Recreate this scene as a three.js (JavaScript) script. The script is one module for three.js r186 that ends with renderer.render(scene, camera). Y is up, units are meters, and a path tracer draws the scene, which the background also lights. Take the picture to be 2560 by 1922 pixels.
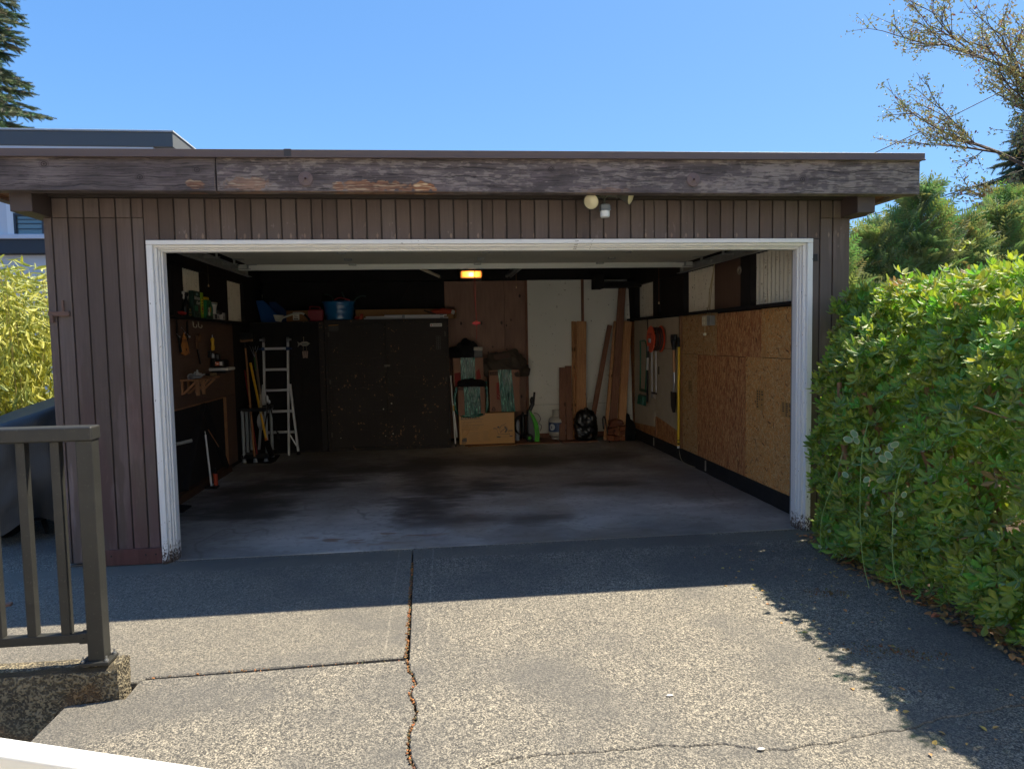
import * as THREE from 'three';
import { mergeGeometries } from 'three/addons/utils/BufferGeometryUtils.js';
import { RoundedBoxGeometry } from 'three/addons/geometries/RoundedBoxGeometry.js';

// ---------------------------------------------------------------- camera, sky, sun, exposure
const scene = new THREE.Scene();
const camera = new THREE.PerspectiveCamera(58.3, 1024 / 768, 0.05, 600);
camera.rotation.order = 'YXZ';
camera.position.set(2.0516, 1.6165, 5.2755);
camera.rotation.set(-0.0664, -0.1084, -0.0184);

const renderer = new THREE.WebGLRenderer({ antialias: true });
renderer.setSize(1024, 768);
renderer.toneMapping = THREE.LinearToneMapping;
renderer.toneMappingExposure = 5.4;
renderer.shadowMap.enabled = true;

const SUN = new THREE.Vector3(0.54, 1, -0.258).normalize();
const sun = new THREE.DirectionalLight(new THREE.Color(1, 0.9, 0.72), 2.05);
sun.position.copy(SUN).multiplyScalar(30).add(new THREE.Vector3(2, 0, 0));
sun.target.position.set(2, 0, 0);
sun.castShadow = true;
sun.shadow.mapSize.set(4096, 4096);
sun.shadow.camera.left = -16; sun.shadow.camera.right = 16; sun.shadow.camera.top = 16; sun.shadow.camera.bottom = -16; sun.shadow.camera.far = 80;
scene.add(sun, sun.target);

{ // clear summer sky: deep blue overhead, paler towards the horizon and around the sun
  const w = 512, h = 256, d = new Float32Array(w * h * 4), v = new THREE.Vector3();
  for (let j = 0; j < h; j++) for (let i = 0; i < w; i++) {
    const th = ((j + 0.5) / h - 0.5) * Math.PI, ph = ((i + 0.5) / w - 0.5) * 2 * Math.PI;
    v.set(Math.cos(th) * Math.cos(ph), Math.sin(th), Math.cos(th) * Math.sin(ph));
    const e = Math.max(v.y, 0), t = Math.pow(1 - e, 3.2), c = Math.acos(Math.min(1, Math.max(-1, v.dot(SUN))));
    const g = Math.exp(-c / 0.55) * 0.3;
    const k = (i + j * w) * 4;
    d[k] = 0.012 + 0.063 * t + g * 0.29; d[k + 1] = 0.05 + 0.105 * t + g * 0.36; d[k + 2] = 0.142 + 0.128 * t + g * 0.37; d[k + 3] = 1;
  }
  const t = new THREE.DataTexture(d, w, h, THREE.RGBAFormat, THREE.FloatType);
  t.mapping = THREE.EquirectangularReflectionMapping; t.magFilter = t.minFilter = THREE.LinearFilter; t.needsUpdate = true;
  scene.background = t; scene.environment = t;
}

// ---------------------------------------------------------------- helpers
function rng(a) { return () => { a |= 0; a = a + 0x6D2B79F5 | 0; let t = Math.imul(a ^ a >>> 15, 1 | a); t = t + Math.imul(t ^ t >>> 7, 61 | t) ^ t; return ((t ^ t >>> 14) >>> 0) / 4294967296; }; }
const R = rng(7), rr = (a, b) => a + (b - a) * R();
function hash(x, y, s) { let h = Math.imul(x, 374761393) + Math.imul(y, 668265263) + Math.imul(s, 1274126177) | 0; h = Math.imul(h ^ h >>> 13, 1274126177); return ((h ^ h >>> 16) >>> 0) / 4294967296; }
function vn(x, y, px, py, s) { // value noise, period px, py lattice cells
  const xi = Math.floor(x), yi = Math.floor(y); let fx = x - xi, fy = y - yi; fx = fx * fx * (3 - 2 * fx); fy = fy * fy * (3 - 2 * fy);
  const x0 = ((xi % px) + px) % px, x1 = (x0 + 1) % px, y0 = ((yi % py) + py) % py, y1 = (y0 + 1) % py;
  const a = hash(x0, y0, s), b = hash(x1, y0, s), c = hash(x0, y1, s), e = hash(x1, y1, s);
  return a + (b - a) * fx + (c - a) * fy + (a - b - c + e) * fx * fy;
}
function fb(u, v, px, py, o, s) { let r = 0, a = 0.5, n = 0; for (let i = 0; i < o; i++) { r += a * vn(u * px, v * py, px, py, s + i); n += a; a *= 0.55; px *= 2; py *= 2; } return r / n; }
const sm = (a, b, x) => { const t = Math.min(1, Math.max(0, (x - a) / (b - a))); return t * t * (3 - 2 * t); };
const mix3 = (a, b, t) => [a[0] + (b[0] - a[0]) * t, a[1] + (b[1] - a[1]) * t, a[2] + (b[2] - a[2]) * t];
// one pass gives the colour map (sRGB 0..255) and the height map; sx, sy = size in metres
function tex(w, h, sx, sy, fn) {
  const c = new Uint8Array(w * h * 4), b = new Uint8Array(w * h * 4);
  for (let j = 0; j < h; j++) for (let i = 0; i < w; i++) {
    const r = fn((i + 0.5) / w, (j + 0.5) / h), k = (i + j * w) * 4;
    for (let q = 0; q < 3; q++) c[k + q] = Math.min(255, Math.max(0, r[q]));
    c[k + 3] = 255; const g = Math.min(255, Math.max(0, (r[3] === undefined ? 0.5 : r[3]) * 255)); b[k] = b[k + 1] = b[k + 2] = g; b[k + 3] = 255;
  }
  const mk = (d, cs) => { const t = new THREE.DataTexture(d, w, h); t.wrapS = t.wrapT = THREE.RepeatWrapping; t.magFilter = THREE.LinearFilter; t.minFilter = THREE.LinearMipmapLinearFilter; t.generateMipmaps = true; t.repeat.set(1 / sx, 1 / sy); if (cs) t.colorSpace = THREE.SRGBColorSpace; t.needsUpdate = true; return t; };
  return { map: mk(c, true), bumpMap: mk(b, false) };
}
function canvasTex(w, h, sx, sy, draw) {
  const c = document.createElement('canvas'); c.width = w; c.height = h; draw(c.getContext('2d'), w, h);
  const t = new THREE.CanvasTexture(c); t.colorSpace = THREE.SRGBColorSpace; t.wrapS = t.wrapT = THREE.RepeatWrapping; t.repeat.set(1 / sx, 1 / sy); return t;
}
function M(col, rough = 0.7, o = {}) { return new THREE.MeshPhysicalMaterial({ color: col, roughness: rough, ...o }); }
const TM = (t, rough, bs = 0, o = {}) => M(o.color || '#ffffff', rough, { map: t.map, ...(bs ? { bumpMap: t.bumpMap, bumpScale: bs } : {}), ...o });
const L3 = (r, g, b) => new THREE.Color().setRGB(r, g, b);

function prep(g) { const n = g.index ? g.toNonIndexed() : g; for (const k of Object.keys(n.attributes)) if (!['position', 'normal', 'uv'].includes(k)) n.deleteAttribute(k); if (!n.attributes.normal) n.computeVertexNormals(); if (!n.attributes.uv) n.setAttribute('uv', new THREE.BufferAttribute(new Float32Array(n.attributes.position.count * 2), 2)); n.morphAttributes = {}; return n; }
function uvBox(g, grain = 'y', ou = 0, ov = 0) { // box projection, metres, v along the grain
  const p = g.attributes.position, n = g.attributes.normal, uv = g.attributes.uv, gi = 'xyz'.indexOf(grain);
  for (let i = 0; i < p.count; i++) {
    const P = [p.getX(i), p.getY(i), p.getZ(i)], N = [Math.abs(n.getX(i)), Math.abs(n.getY(i)), Math.abs(n.getZ(i))];
    const m = N[0] > N[1] && N[0] > N[2] ? 0 : N[1] > N[2] ? 1 : 2;
    let a, b;
    if (m === gi) { a = (gi + 1) % 3; b = (gi + 2) % 3; } else { b = gi; a = 3 - m - gi; }
    uv.setXY(i, P[a] + ou, P[b] + ov);
  }
  return g;
}
function box(w, h, d, o = {}) { // o: r rounding, at position, rot, grain, u (uv offset)
  let g = prep(o.r ? new RoundedBoxGeometry(w, h, d, 1, Math.min(o.r, w / 2.1, h / 2.1, d / 2.1)) : new THREE.BoxGeometry(w, h, d));
  if (o.u !== undefined) uvBox(g, o.grain || (h >= w && h >= d ? 'y' : w >= d ? 'x' : 'z'), o.u * 0.73, o.u * 1.31); else uvBox(g, o.grain || 'y');
  if (o.rot) g.applyMatrix4(new THREE.Matrix4().makeRotationFromEuler(new THREE.Euler(...o.rot)));
  if (o.at) g.translate(...o.at);
  if (o.world) uvBox(g, o.grain || 'y');
  return g;
}
const bx = (x0, x1, y0, y1, z0, z1, o = {}) => box(x1 - x0, y1 - y0, z1 - z0, { at: [(x0 + x1) / 2, (y0 + y1) / 2, (z0 + z1) / 2], ...o });
const V = (a) => new THREE.Vector3(...a);
function orient(g, a, b) { const A = V(a), B = V(b), d = B.clone().sub(A), q = new THREE.Quaternion().setFromUnitVectors(new THREE.Vector3(0, 1, 0), d.clone().normalize()); g.applyQuaternion(q); const m = A.add(B).multiplyScalar(0.5); g.translate(m.x, m.y, m.z); return g; }
function rod(a, b, r1, r2 = r1, seg = 10, open = false) { return orient(prep(new THREE.CylinderGeometry(r2, r1, V(a).distanceTo(V(b)), seg, 1, open)), a, b); }
function bar(a, b, w, d, o = {}) { const l = V(a).distanceTo(V(b)); const g = box(w, l, d, { u: 0.1, r: o.r, ...o, at: undefined }); if (o.turn) g.rotateY(o.turn); return orient(g, a, b); }
function tube(pts, r, seg = 24, rad = 6, closed = false) { return prep(new THREE.TubeGeometry(new THREE.CatmullRomCurve3(pts.map(V), closed, 'centripetal'), seg, r, rad, closed)); }
function lathe(pts, seg = 20, at) { const g = prep(new THREE.LatheGeometry(pts.map((p) => new THREE.Vector2(...p)), seg)); if (at) g.translate(...at); return g; }
function ext(pts, depth, o = {}) { const s = new THREE.Shape(pts.map((p) => new THREE.Vector2(...p))); if (o.holes) for (const h of o.holes) s.holes.push(new THREE.Path(h.map((p) => new THREE.Vector2(...p)))); const g = prep(new THREE.ExtrudeGeometry(s, { depth, bevelEnabled: !!o.bevel, bevelSize: o.bevel || 0, bevelThickness: o.bevel || 0, bevelSegments: 1, curveSegments: 8 })); return g; }
function ball(r, sx = 1, sy = 1, sz = 1, at, seg = 14) { const g = prep(new THREE.SphereGeometry(r, seg, Math.round(seg * 0.7))); g.scale(sx, sy, sz); if (at) g.translate(...at); return g; }
function tor(r, t, at, rot, seg = 20) { const g = prep(new THREE.TorusGeometry(r, t, 6, seg)); if (rot) g.applyMatrix4(new THREE.Matrix4().makeRotationFromEuler(new THREE.Euler(...rot))); if (at) g.translate(...at); return g; }
function warp(g, f) { const p = g.attributes.position, v = new THREE.Vector3(); for (let i = 0; i < p.count; i++) { v.fromBufferAttribute(p, i); f(v); p.setXYZ(i, v.x, v.y, v.z); } return g; }
function smooth(g, f) { // warp an indexed geometry and give it smooth normals
  warp(g, f); g.computeVertexNormals(); return prep(g);
}
function xform(g, at, rot, s) { if (s) g.scale(...(Array.isArray(s) ? s : [s, s, s])); if (rot) g.applyMatrix4(new THREE.Matrix4().makeRotationFromEuler(new THREE.Euler(...rot))); if (at) g.translate(...at); return g; }
const merge = (a) => (Array.isArray(a) ? (a.length === 1 ? a[0] : mergeGeometries(a)) : a);

const taken = {};
function numbered(n) { const k = taken[n] = (taken[n] === undefined ? 0 : taken[n] + 1); return k ? n + '_' + String(k).padStart(3, '0') : n; }
function obj(name, g, m, parent) { const o = new THREE.Mesh(merge(g), m); o.castShadow = o.receiveShadow = true; o.name = parent && parent !== scene ? name : numbered(name); (parent || scene).add(o); return o; }
function tag(o, label, category, group) { o.userData.label = label; o.userData.category = category; if (group) o.userData.group = group; return o; }
function thing(name, label, category, at = [0, 0, 0], turn = 0, group) { const o = new THREE.Group(); o.name = numbered(name); o.position.set(...at); o.rotation.y = turn; scene.add(o); return tag(o, label, category, group); }
function struct(name, g, m) { const o = obj(name, g, m); o.userData.kind = 'structure'; return o; }
function copyOf(src, at, turn, label) { const c = src.clone(); c.name = numbered(src.name.replace(/_\d+$/, '')); c.position.set(...at); c.rotation.y = turn; c.userData = { ...src.userData }; if (label) c.userData.label = label; scene.add(c); return c; }
// ---------------------------------------------------------------- surface textures
const streak = (u, v, s, px = 64, py = 4) => fb(u, v, px, py, 4, s);
// dark brown painted siding, one sheet over the whole front (6.2 x 2.8 m); paint worn to purple-grey wood low on the wall, chips over the door
const tSiding = tex(2048, 1024, 6.2, 2.8, (u, v) => {
  const x = u * 6.2 - 0.75, y = v * 2.8;
  const g = fb(u, v, 620, 12, 3, 11), big = fb(u, v, 24, 8, 4, 12), fine = fb(u, v, 300, 60, 3, 13);
  let c = mix3([84, 71, 65], [102, 89, 83], g * 0.6 + big * 0.4);
  const low = sm(2.15, 0.3, y + (big - 0.5) * 1.6);
  const wear = sm(0.49, 0.62, fb(u, v, 130, 6, 4, 14) * 0.55 + big * 0.45) * (x < 0.05 ? 0.25 + 0.75 * low : x > 5 ? 0.5 : 0.12);
  c = mix3(c, [126, 111, 111], wear * (0.35 + 0.55 * g));
  if (x < 0.02) c = mix3(c, [92, 66, 66], 0.6 * low * sm(0.4, 0.62, fb(u, v, 40, 5, 3, 19)));
  const chip = sm(0.67, 0.71, fine * 0.6 + fb(u, v, 420, 40, 2, 15) * 0.4) * (y > 2.3 && y < 2.5 && x > 0 ? sm(0.45, 0.6, fb(u, v, 30, 6, 2, 16)) : 0.25 * low);
  c = mix3(c, [134, 120, 114], chip * 0.6);
  if (y > 2.375 && y < 2.425 && x > 0) { const k = Math.floor((x + 0.75) / 0.107), cx = hash(k, 3, 5), q = Math.abs(((x + 0.75) / 0.107 - k) - 0.3 - 0.4 * cx) * 0.107; if (hash(k, 9, 5) > 0.45 && q < 0.008 * sm(0.026, 0.0, Math.abs(y - 2.4))) c = mix3(c, [165, 140, 120], 0.6); }
  return [...c, 0.5 + (g - 0.5) * 0.5 - wear * 0.12 - chip * 0.2];
});
// weathered fascia timbers 6.9 x 0.3 m: silvered grain, checks, peeled patches of bare orange wood
const tFascia = tex(2048, 192, 6.9, 0.3, (u, v) => {
  const x = u * 6.9 - 1.1, left = x < 0.591 ? 1 : 0, wob = (fb(u, v, 40, 2, 3, 24) - 0.5) * 0.08;
  const g = fb(u, v + wob, 26, 60, 4, 21), big = fb(u, v, 22, 3, 4, 22), fl = fb(u, v, 160, 16, 3, 23);
  let c = mix3([68, 59, 57], [132, 119, 115], g * 0.8 + (big - 0.5) * 1.1);
  const bare = (left ? 0.12 : 0.75) * sm(0.48, 0.6, fl * 0.5 + big * 0.5);
  c = mix3(c, [160, 147, 136], bare * (0.35 + 0.65 * g));
  const pinkp = sm(0.58, 0.68, fb(u, v, 40, 5, 3, 25)) * (left ? 0.3 : 0.45); c = mix3(c, [134, 116, 118], pinkp * g);
  const crack = sm(0.055, 0.0, Math.abs(((v + wob * 2) * 5 + 0.35 + hash(0, left, 9)) % 1 - 0.5)) * sm(0.44, 0.56, fb(u, v, 12, 2, 3, 26)) * (left ? 0.7 : 1);
  const fine = sm(0.7, 0.76, fb(u, v + wob, 60, 90, 2, 27));
  c = mix3(c, [34, 28, 26], Math.max(crack, fine * 0.75));
  const peel = (cx, cy, w, h, k) => { const d = Math.hypot((x - cx) / w, (v - cy) / h) + (fb(u, v, 200, 10, 3, 28) - 0.5) * 1.1; if (d < 1) c = mix3(c, mix3(mix3([98, 62, 42], [164, 108, 70], sm(0.35, 0.6, fb(u, v, 60, 110, 3, 29))), [206, 178, 136], sm(0.55, 0.75, fb(u, v, 120, 50, 2, 30))), sm(1, 0.75, d) * k); };
  peel(0.78, 0.2, 0.18, 0.17, 0.45); peel(1.63, 0.17, 0.3, 0.15, 0.7); peel(2.0, 0.17, 0.09, 0.12, 1); peel(0.45, 0.2, 0.08, 0.1, 0.6); peel(3.3, 0.1, 0.2, 0.08, 0.3); peel(1.5, 0.02, 0.9, 0.05, 0.6);
  for (const [kx, ky] of [[-0.5, 0.62], [0.1, 0.35], [-0.06, 0.86], [0.47, 0.52], [2.9, 0.6], [4.8, 0.4]]) { const d = Math.hypot((x - kx) / 0.03, (v - ky) / 0.09); if (d < 1.3) c = mix3(c, [48, 38, 36], sm(1.3, 0.4, d) * (0.55 + 0.45 * Math.sin(d * 14))); }
  return [...c, 0.55 + (g - 0.5) * 0.5 - crack * 0.5 - fine * 0.3 - bare * 0.1];
});
// exposed-aggregate concrete over the driveway, 6.4 x 4.2 m in one sheet
const tDrive = tex(2048, 1344, 6.4, 4.2, (u, v) => {
  const x = u * 6.4 - 1.0, z = v * 4.2;
  const i = Math.floor(u * 2048), j = Math.floor(v * 1344);
  const s1 = hash(i, j, 31), s2 = vn(u * 1400, v * 920, 1400, 920, 32), s3 = vn(u * 620, v * 410, 620, 410, 33), big = fb(u, v, 9, 6, 5, 34), mid = fb(u, v, 60, 40, 3, 35);
  let k = s2 * 0.42 + s3 * 0.16 + s1 * 0.42; k = sm(0.24, 0.84, k);
  const smoothy = sm(0.25, 0.18, z) * 0.75 + (x < 1.86 && z < 1.83 ? 0.35 : 0);
  let c = mix3([54, 53, 51], [178, 168, 149], k * (1 - smoothy) + smoothy * 0.4);
  c = mix3(c, [84, 82, 79], 0.6 * sm(0.42, 0.72, big) + 0.35 * (mid - 0.5));
    if (Math.abs(x - 1.99 + 0.015 * z) < 0.006 || Math.abs(x - 1.73 - 0.01 * z) < 0.005) c = mix3(c, [190, 180, 160], 0.35 * (z < 1.7 ? 1 : 0) * s3);
  return [...c, k * (1 - smoothy)];
});
// plain aggregate for kerbs, walls
const tAgg = tex(512, 512, 0.9, 0.9, (u, v) => { const s = sm(0.3, 0.72, vn(u * 150, v * 150, 150, 150, 41) * 0.6 + vn(u * 64, v * 64, 64, 64, 42) * 0.4), b = fb(u, v, 5, 5, 4, 43); let c = mix3([74, 68, 56], [158, 146, 118], s * 0.75 + (b - 0.5) * 0.5); c = mix3(c, [110, 76, 44], 0.35 * sm(0.55, 0.7, fb(u, v, 4, 4, 3, 44))); return [...c, s]; });
// garage floor 6 x 6 m: sealed grey concrete, tyre and oil stains, pale scuffs
const stainsF = [[0.1, -1.75, 0.55, 0.5, 0.85], [0.55, -2.9, 0.9, 0.35, 0.9], [2.0, -2.0, 0.4, 1.1, 0.85], [0.15, -2.6, 0.7, 0.42, 0.9], [1.0, -3.4, 0.8, 0.5, 0.75], [1.9, -1.5, 0.35, 0.9, 0.8], [1.75, -3.5, 0.5, 0.7, 0.7], [2.6, -2.2, 0.45, 0.5, 0.8], [3.1, -3.6, 0.7, 0.35, 0.75], [3.85, -2.05, 0.4, 0.16, 0.7], [0.35, -1.35, 0.4, 0.3, 0.7], [2.1, -0.8, 0.5, 0.25, 0.55], [3.0, -0.75, 0.35, 0.2, 0.6], [0.3, -3.9, 1.2, 0.4, 0.5], [4.4, -3.8, 0.5, 0.3, 0.6]];
const scuffF = [[1.2, -0.5, 1.1, 0.3, 0.55], [4.3, -1.0, 0.9, 0.18, 0.7], [3.5, -1.4, 0.6, 0.3, 0.5], [4.1, -2.6, 0.6, 0.2, 0.45], [0.9, -2.0, 0.5, 0.3, 0.3], [2.6, -1.1, 0.5, 0.3, 0.4], [2.3, -3.0, 0.4, 0.4, 0.35]];
const tFloor = tex(1024, 1024, 6, 6, (u, v) => {
  const x = u * 6 - 0.7, z = v * 6 - 5.9; const b = fb(u, v, 6, 6, 5, 51), f = fb(u, v, 40, 90, 3, 52), n = hash(Math.floor(u * 1024), Math.floor(v * 1024), 53);
  let c = mix3([118, 116, 112], [186, 184, 180], sm(0.25, 0.75, b) * 0.8 + f * 0.4 - 0.1); c = mix3(c, [128, 112, 92], 0.3 * sm(0.5, 0.68, fb(u, v, 10, 5, 3, 54)));
  let d = 0; for (const [cx, cz, w, h, a] of scuffF) { const q = Math.hypot((x - cx) / w, (z - cz) / h) + (f - 0.5) * 1.8 + (b - 0.5) * 1.2; if (q < 1) c = mix3(c, [224, 222, 216], a * sm(1, 0.2, q) * (0.35 + f * 0.8)); }
  for (const [cx, cz, w, h, a] of stainsF) { const q = Math.hypot((x - cx) / w, (z - cz) / h) * 0.85 + (f - 0.5) * 0.7 + (b - 0.5) * 1.2; if (q < 1.15) d = Math.max(d, a * sm(1.15, 0.1, q)); }
  c = mix3(c, [56, 52, 48], d * 0.9); const ck = sm(0.012, 0.002, Math.abs(fb(u, v, 5, 5, 4, 57) - 0.5)) * sm(0.5, 0.62, fb(u, v, 4, 4, 2, 58)); c = mix3(c, [70, 65, 60], ck * 0.25); const rust = sm(0.62, 0.7, fb(u, v, 26, 60, 3, 59)) * sm(1, 0.3, Math.hypot((x - 1.5) / 0.8, (z + 0.45) / 0.35)); c = mix3(c, [120, 78, 52], rust * 0.6); const grit = fb(u, v, 160, 160, 2, 60); c = mix3(c, [92, 88, 82], 0.2 * sm(0.62, 0.75, grit)); if (n > 0.9985) c = [170, 170, 165];
  return [...c, 0.5 + (f - 0.5) * 0.4 + (n - 0.5) * 0.2];
});
// strand board: chips of wood thrown down in layers
function osbTex(seed, a, b, dark, long) {
  const N = 512, c = new Float32Array(N * N * 4), r = rng(seed);
  for (let i = 0; i < N * N; i++) { c[i * 4] = a[0]; c[i * 4 + 1] = a[1]; c[i * 4 + 2] = a[2]; c[i * 4 + 3] = 0.5; }
  for (let k = 0; k < 4200; k++) {
    const cx = r() * N, cy = r() * N, L = (8 + r() * 20) * (long ? 1.5 : 1), W = 1.2 + r() * 5, th = long ? Math.PI / 2 + (r() - 0.5) * 0.9 : r() * Math.PI, t = r(), ca = Math.cos(th), sa = Math.sin(th), dk = r() < dark;
    const col = dk ? mix3(a, [84, 54, 34], 0.4 + 0.4 * r()) : mix3(a, b, t), hh = 0.25 + r() * 0.6;
    for (let p = -L / 2; p < L / 2; p += 0.7) for (let q = -W / 2; q < W / 2; q += 0.7) {
      const X = ((Math.round(cx + p * ca - q * sa) % N) + N) % N, Y = ((Math.round(cy + p * sa + q * ca) % N) + N) % N, o = (X + Y * N) * 4, e = 0.8 + 0.2 * ((q / W) + 0.5);
      c[o] = col[0] * e; c[o + 1] = col[1] * e; c[o + 2] = col[2] * e; c[o + 3] = hh;
    }
  }
  return tex(N, N, 1.1, 1.1, (u, v) => { const o = (Math.floor(u * N) + Math.floor(v * N) * N) * 4, n = (hash(Math.floor(u * N), Math.floor(v * N), seed) - 0.5) * 14; return [c[o] + n, c[o + 1] + n, c[o + 2] + n, c[o + 3]]; });
}
const tOsbRed = osbTex(61, [174, 106, 62], [238, 186, 124], 0.05, true), tOsbTan = osbTex(62, [184, 138, 84], [216, 186, 138], 0.04), tOsbGold = osbTex(63, [210, 148, 80], [240, 198, 138], 0.04);
// lumber: grain runs along v
function woodTex(seed, a, b, knots, rings = 9, kc = [70, 42, 24], rw = 0.4) {
  const ks = [], r = rng(seed * 13); for (let i = 0; i < knots; i++) ks.push([r(), r(), 0.02 + r() * 0.03]);
  return tex(256, 1024, 0.32, 1.6, (u, v) => {
    let w = (fb(u, v, 3, 5, 3, seed) - 0.5) * 0.35, kd = 0;
    for (const [kx, ky, kr] of ks) { const dx = Math.min(Math.abs(u - kx), 1 - Math.abs(u - kx)) * 0.32, dy = Math.min(Math.abs(v - ky), 1 - Math.abs(v - ky)) * 1.6, d = Math.hypot(dx, dy * 0.6) / kr; w += Math.exp(-d * d * 0.5) * 0.25; kd = Math.max(kd, sm(0.62, 0.3, d)); }
    const g = 0.5 + 0.5 * Math.sin((u + w) * rings * 6.283), f = fb(u, v, 120, 10, 3, seed + 3), p = fb(u, v, 3, 6, 4, seed + 5);
    let c = mix3(a, b, g * rw + f * (0.8 - rw) + (p - 0.5) * 0.8 + 0.1); c = mix3(c, kc, kd * 0.85);
    return [...c, 0.5 + (f - 0.5) * 0.5];
  });
}
const tFir = woodTex(71, [172, 122, 82], [210, 164, 114], 7), tCedar = woodTex(72, [118, 80, 62], [150, 108, 84], 5), tPly = woodTex(73, [124, 92, 76], [158, 122, 102], 5, 4, [52, 36, 30], 0.1);
const tRawStud = woodTex(74, [128, 90, 62], [160, 116, 82], 4);
// black painted board with chips down to bare wood
const tBlack = tex(1024, 1024, 1.9, 2.0, (u, v) => {
  const b = fb(u, v, 6, 6, 4, 81), f = fb(u, v, 70, 70, 3, 82), g = fb(u, v, 260, 14, 2, 83), sc = fb(u, v, 9, 160, 3, 85);
  let c = mix3([52, 49, 47], [68, 64, 61], b * 0.6 + g * 0.4); const low = sm(0.75, 0.05, v);
  const chip = sm(0.775, 0.8, f * 0.7 + fb(u, v, 14, 12, 3, 84) * 0.38 + low * 0.045); c = mix3(c, [150, 112, 84], chip * 0.9);
  c = mix3(c, [80, 74, 70], 0.4 * sm(0.72, 0.78, sc)); return [...c, 0.5 + (g - 0.5) * 0.3 - chip * 0.4];
});
const tBlackRough = tex(512, 512, 1.2, 1.2, (u, v) => { const b = fb(u, v, 8, 8, 4, 86), g = fb(u, v, 120, 8, 3, 87); return [...mix3([32, 30, 30], [48, 45, 44], b * 0.5 + g * 0.5), g]; });
const tBrownWall = tex(512, 512, 1.6, 1.6, (u, v) => { const b = fb(u, v, 5, 5, 4, 88), g = fb(u, v, 150, 10, 3, 89); return [...mix3([84, 64, 52], [112, 87, 72], b * 0.5 + g * 0.5), g]; });
// old white gloss paint with chips to dark wood towards the foot of the jambs
const tTrim = tex(512, 1024, 0.6, 2.45, (u, v) => { const f = fb(u, v, 60, 180, 3, 91), g = fb(u, v, 160, 20, 2, 92), y = v * 2.45; let c = mix3([218, 216, 212], [236, 236, 234], g); const foot = sm(0.12, 0.02, y + (f - 0.5) * 0.3); const chip = Math.max(sm(0.84, 0.87, f + 0.12 * (fb(u, v, 5, 9, 3, 90) - 0.5) + 0.02 * sm(2, 0, y)), foot); c = mix3(c, mix3([92, 74, 60], [44, 34, 30], g), chip); return [...c, 0.6 - chip * 0.5 + (g - 0.5) * 0.1]; });
const tTrimHead = tex(1024, 256, 5.06, 0.6, (u, v) => { const f = fb(u, v, 300, 60, 3, 191), g = fb(u, v, 40, 160, 2, 192), b = fb(u, v, 14, 3, 3, 193); const chip = sm(0.93, 0.97, f + 0.4 * (b - 0.5)); return [...mix3(mix3([222, 221, 218], [238, 238, 236], g), [96, 84, 76], chip * 0.8), 0.6 - chip * 0.4]; });
const tWhitePaint = tex(512, 512, 2.2, 2.2, (u, v) => { const b = fb(u, v, 4, 4, 4, 93), f = fb(u, v, 60, 60, 3, 94); let c = mix3([222, 223, 212], [236, 236, 228], b); c = mix3(c, [120, 112, 100], sm(0.81, 0.83, f) * 0.6); return c; });
const tCard = tex(512, 512, 0.8, 0.8, (u, v) => { const n = fb(u, v, 6, 6, 4, 95), l = 0.5 + 0.5 * Math.sin(v * 6.2832 * 48), f = hash(Math.floor(u * 512), Math.floor(v * 512), 96); return [...mix3([172, 160, 136], [196, 184, 160], n * 0.8 + f * 0.2), 0.3 + 0.5 * l]; });
const tMetal = tex(256, 256, 0.5, 0.5, (u, v) => { const b = fb(u, v, 8, 8, 4, 97); return [...mix3([150, 152, 152], [186, 188, 188], b), b]; });
const tCloth = tex(256, 256, 0.12, 0.12, (u, v) => { const w = 0.5 + 0.25 * Math.sin(u * 6.2832 * 40) + 0.25 * Math.sin(v * 6.2832 * 40); return [200 + w * 30, 200 + w * 30, 200 + w * 30, w]; });
const tCorr = tex(512, 256, 1.0, 0.6, (u, v) => { const b = fb(u, v, 24, 4, 4, 98), s = fb(u, v, 90, 3, 3, 99), f = fb(u, v, 60, 40, 2, 100); let c = mix3([216, 210, 192], [234, 230, 214], b * 0.7 + s * 0.3); c = mix3(c, [112, 100, 80], 0.6 * sm(0.62, 0.74, s * 0.6 + f * 0.4)); return c; });
const tRail = tex(256, 256, 0.5, 0.5, (u, v) => { const b = fb(u, v, 6, 6, 4, 111), f = fb(u, v, 60, 60, 2, 112); let c = mix3([42, 42, 40], [54, 54, 51], b); c = mix3(c, [104, 102, 96], sm(0.8, 0.86, f) * 0.4); return [...c, 0.5 + (f - 0.5) * 0.4]; });
const tSoil = tex(512, 512, 1.0, 1.0, (u, v) => { const a = vn(u * 120, v * 120, 120, 120, 101), b = fb(u, v, 8, 8, 4, 102), k = hash(Math.floor(u * 160), Math.floor(v * 160), 103); let c = mix3([50, 38, 28], [92, 72, 52], a * 0.5 + b * 0.5); if (k > 0.9) c = mix3(c, [150, 110, 70], 0.7); return [...c, a]; });

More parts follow.
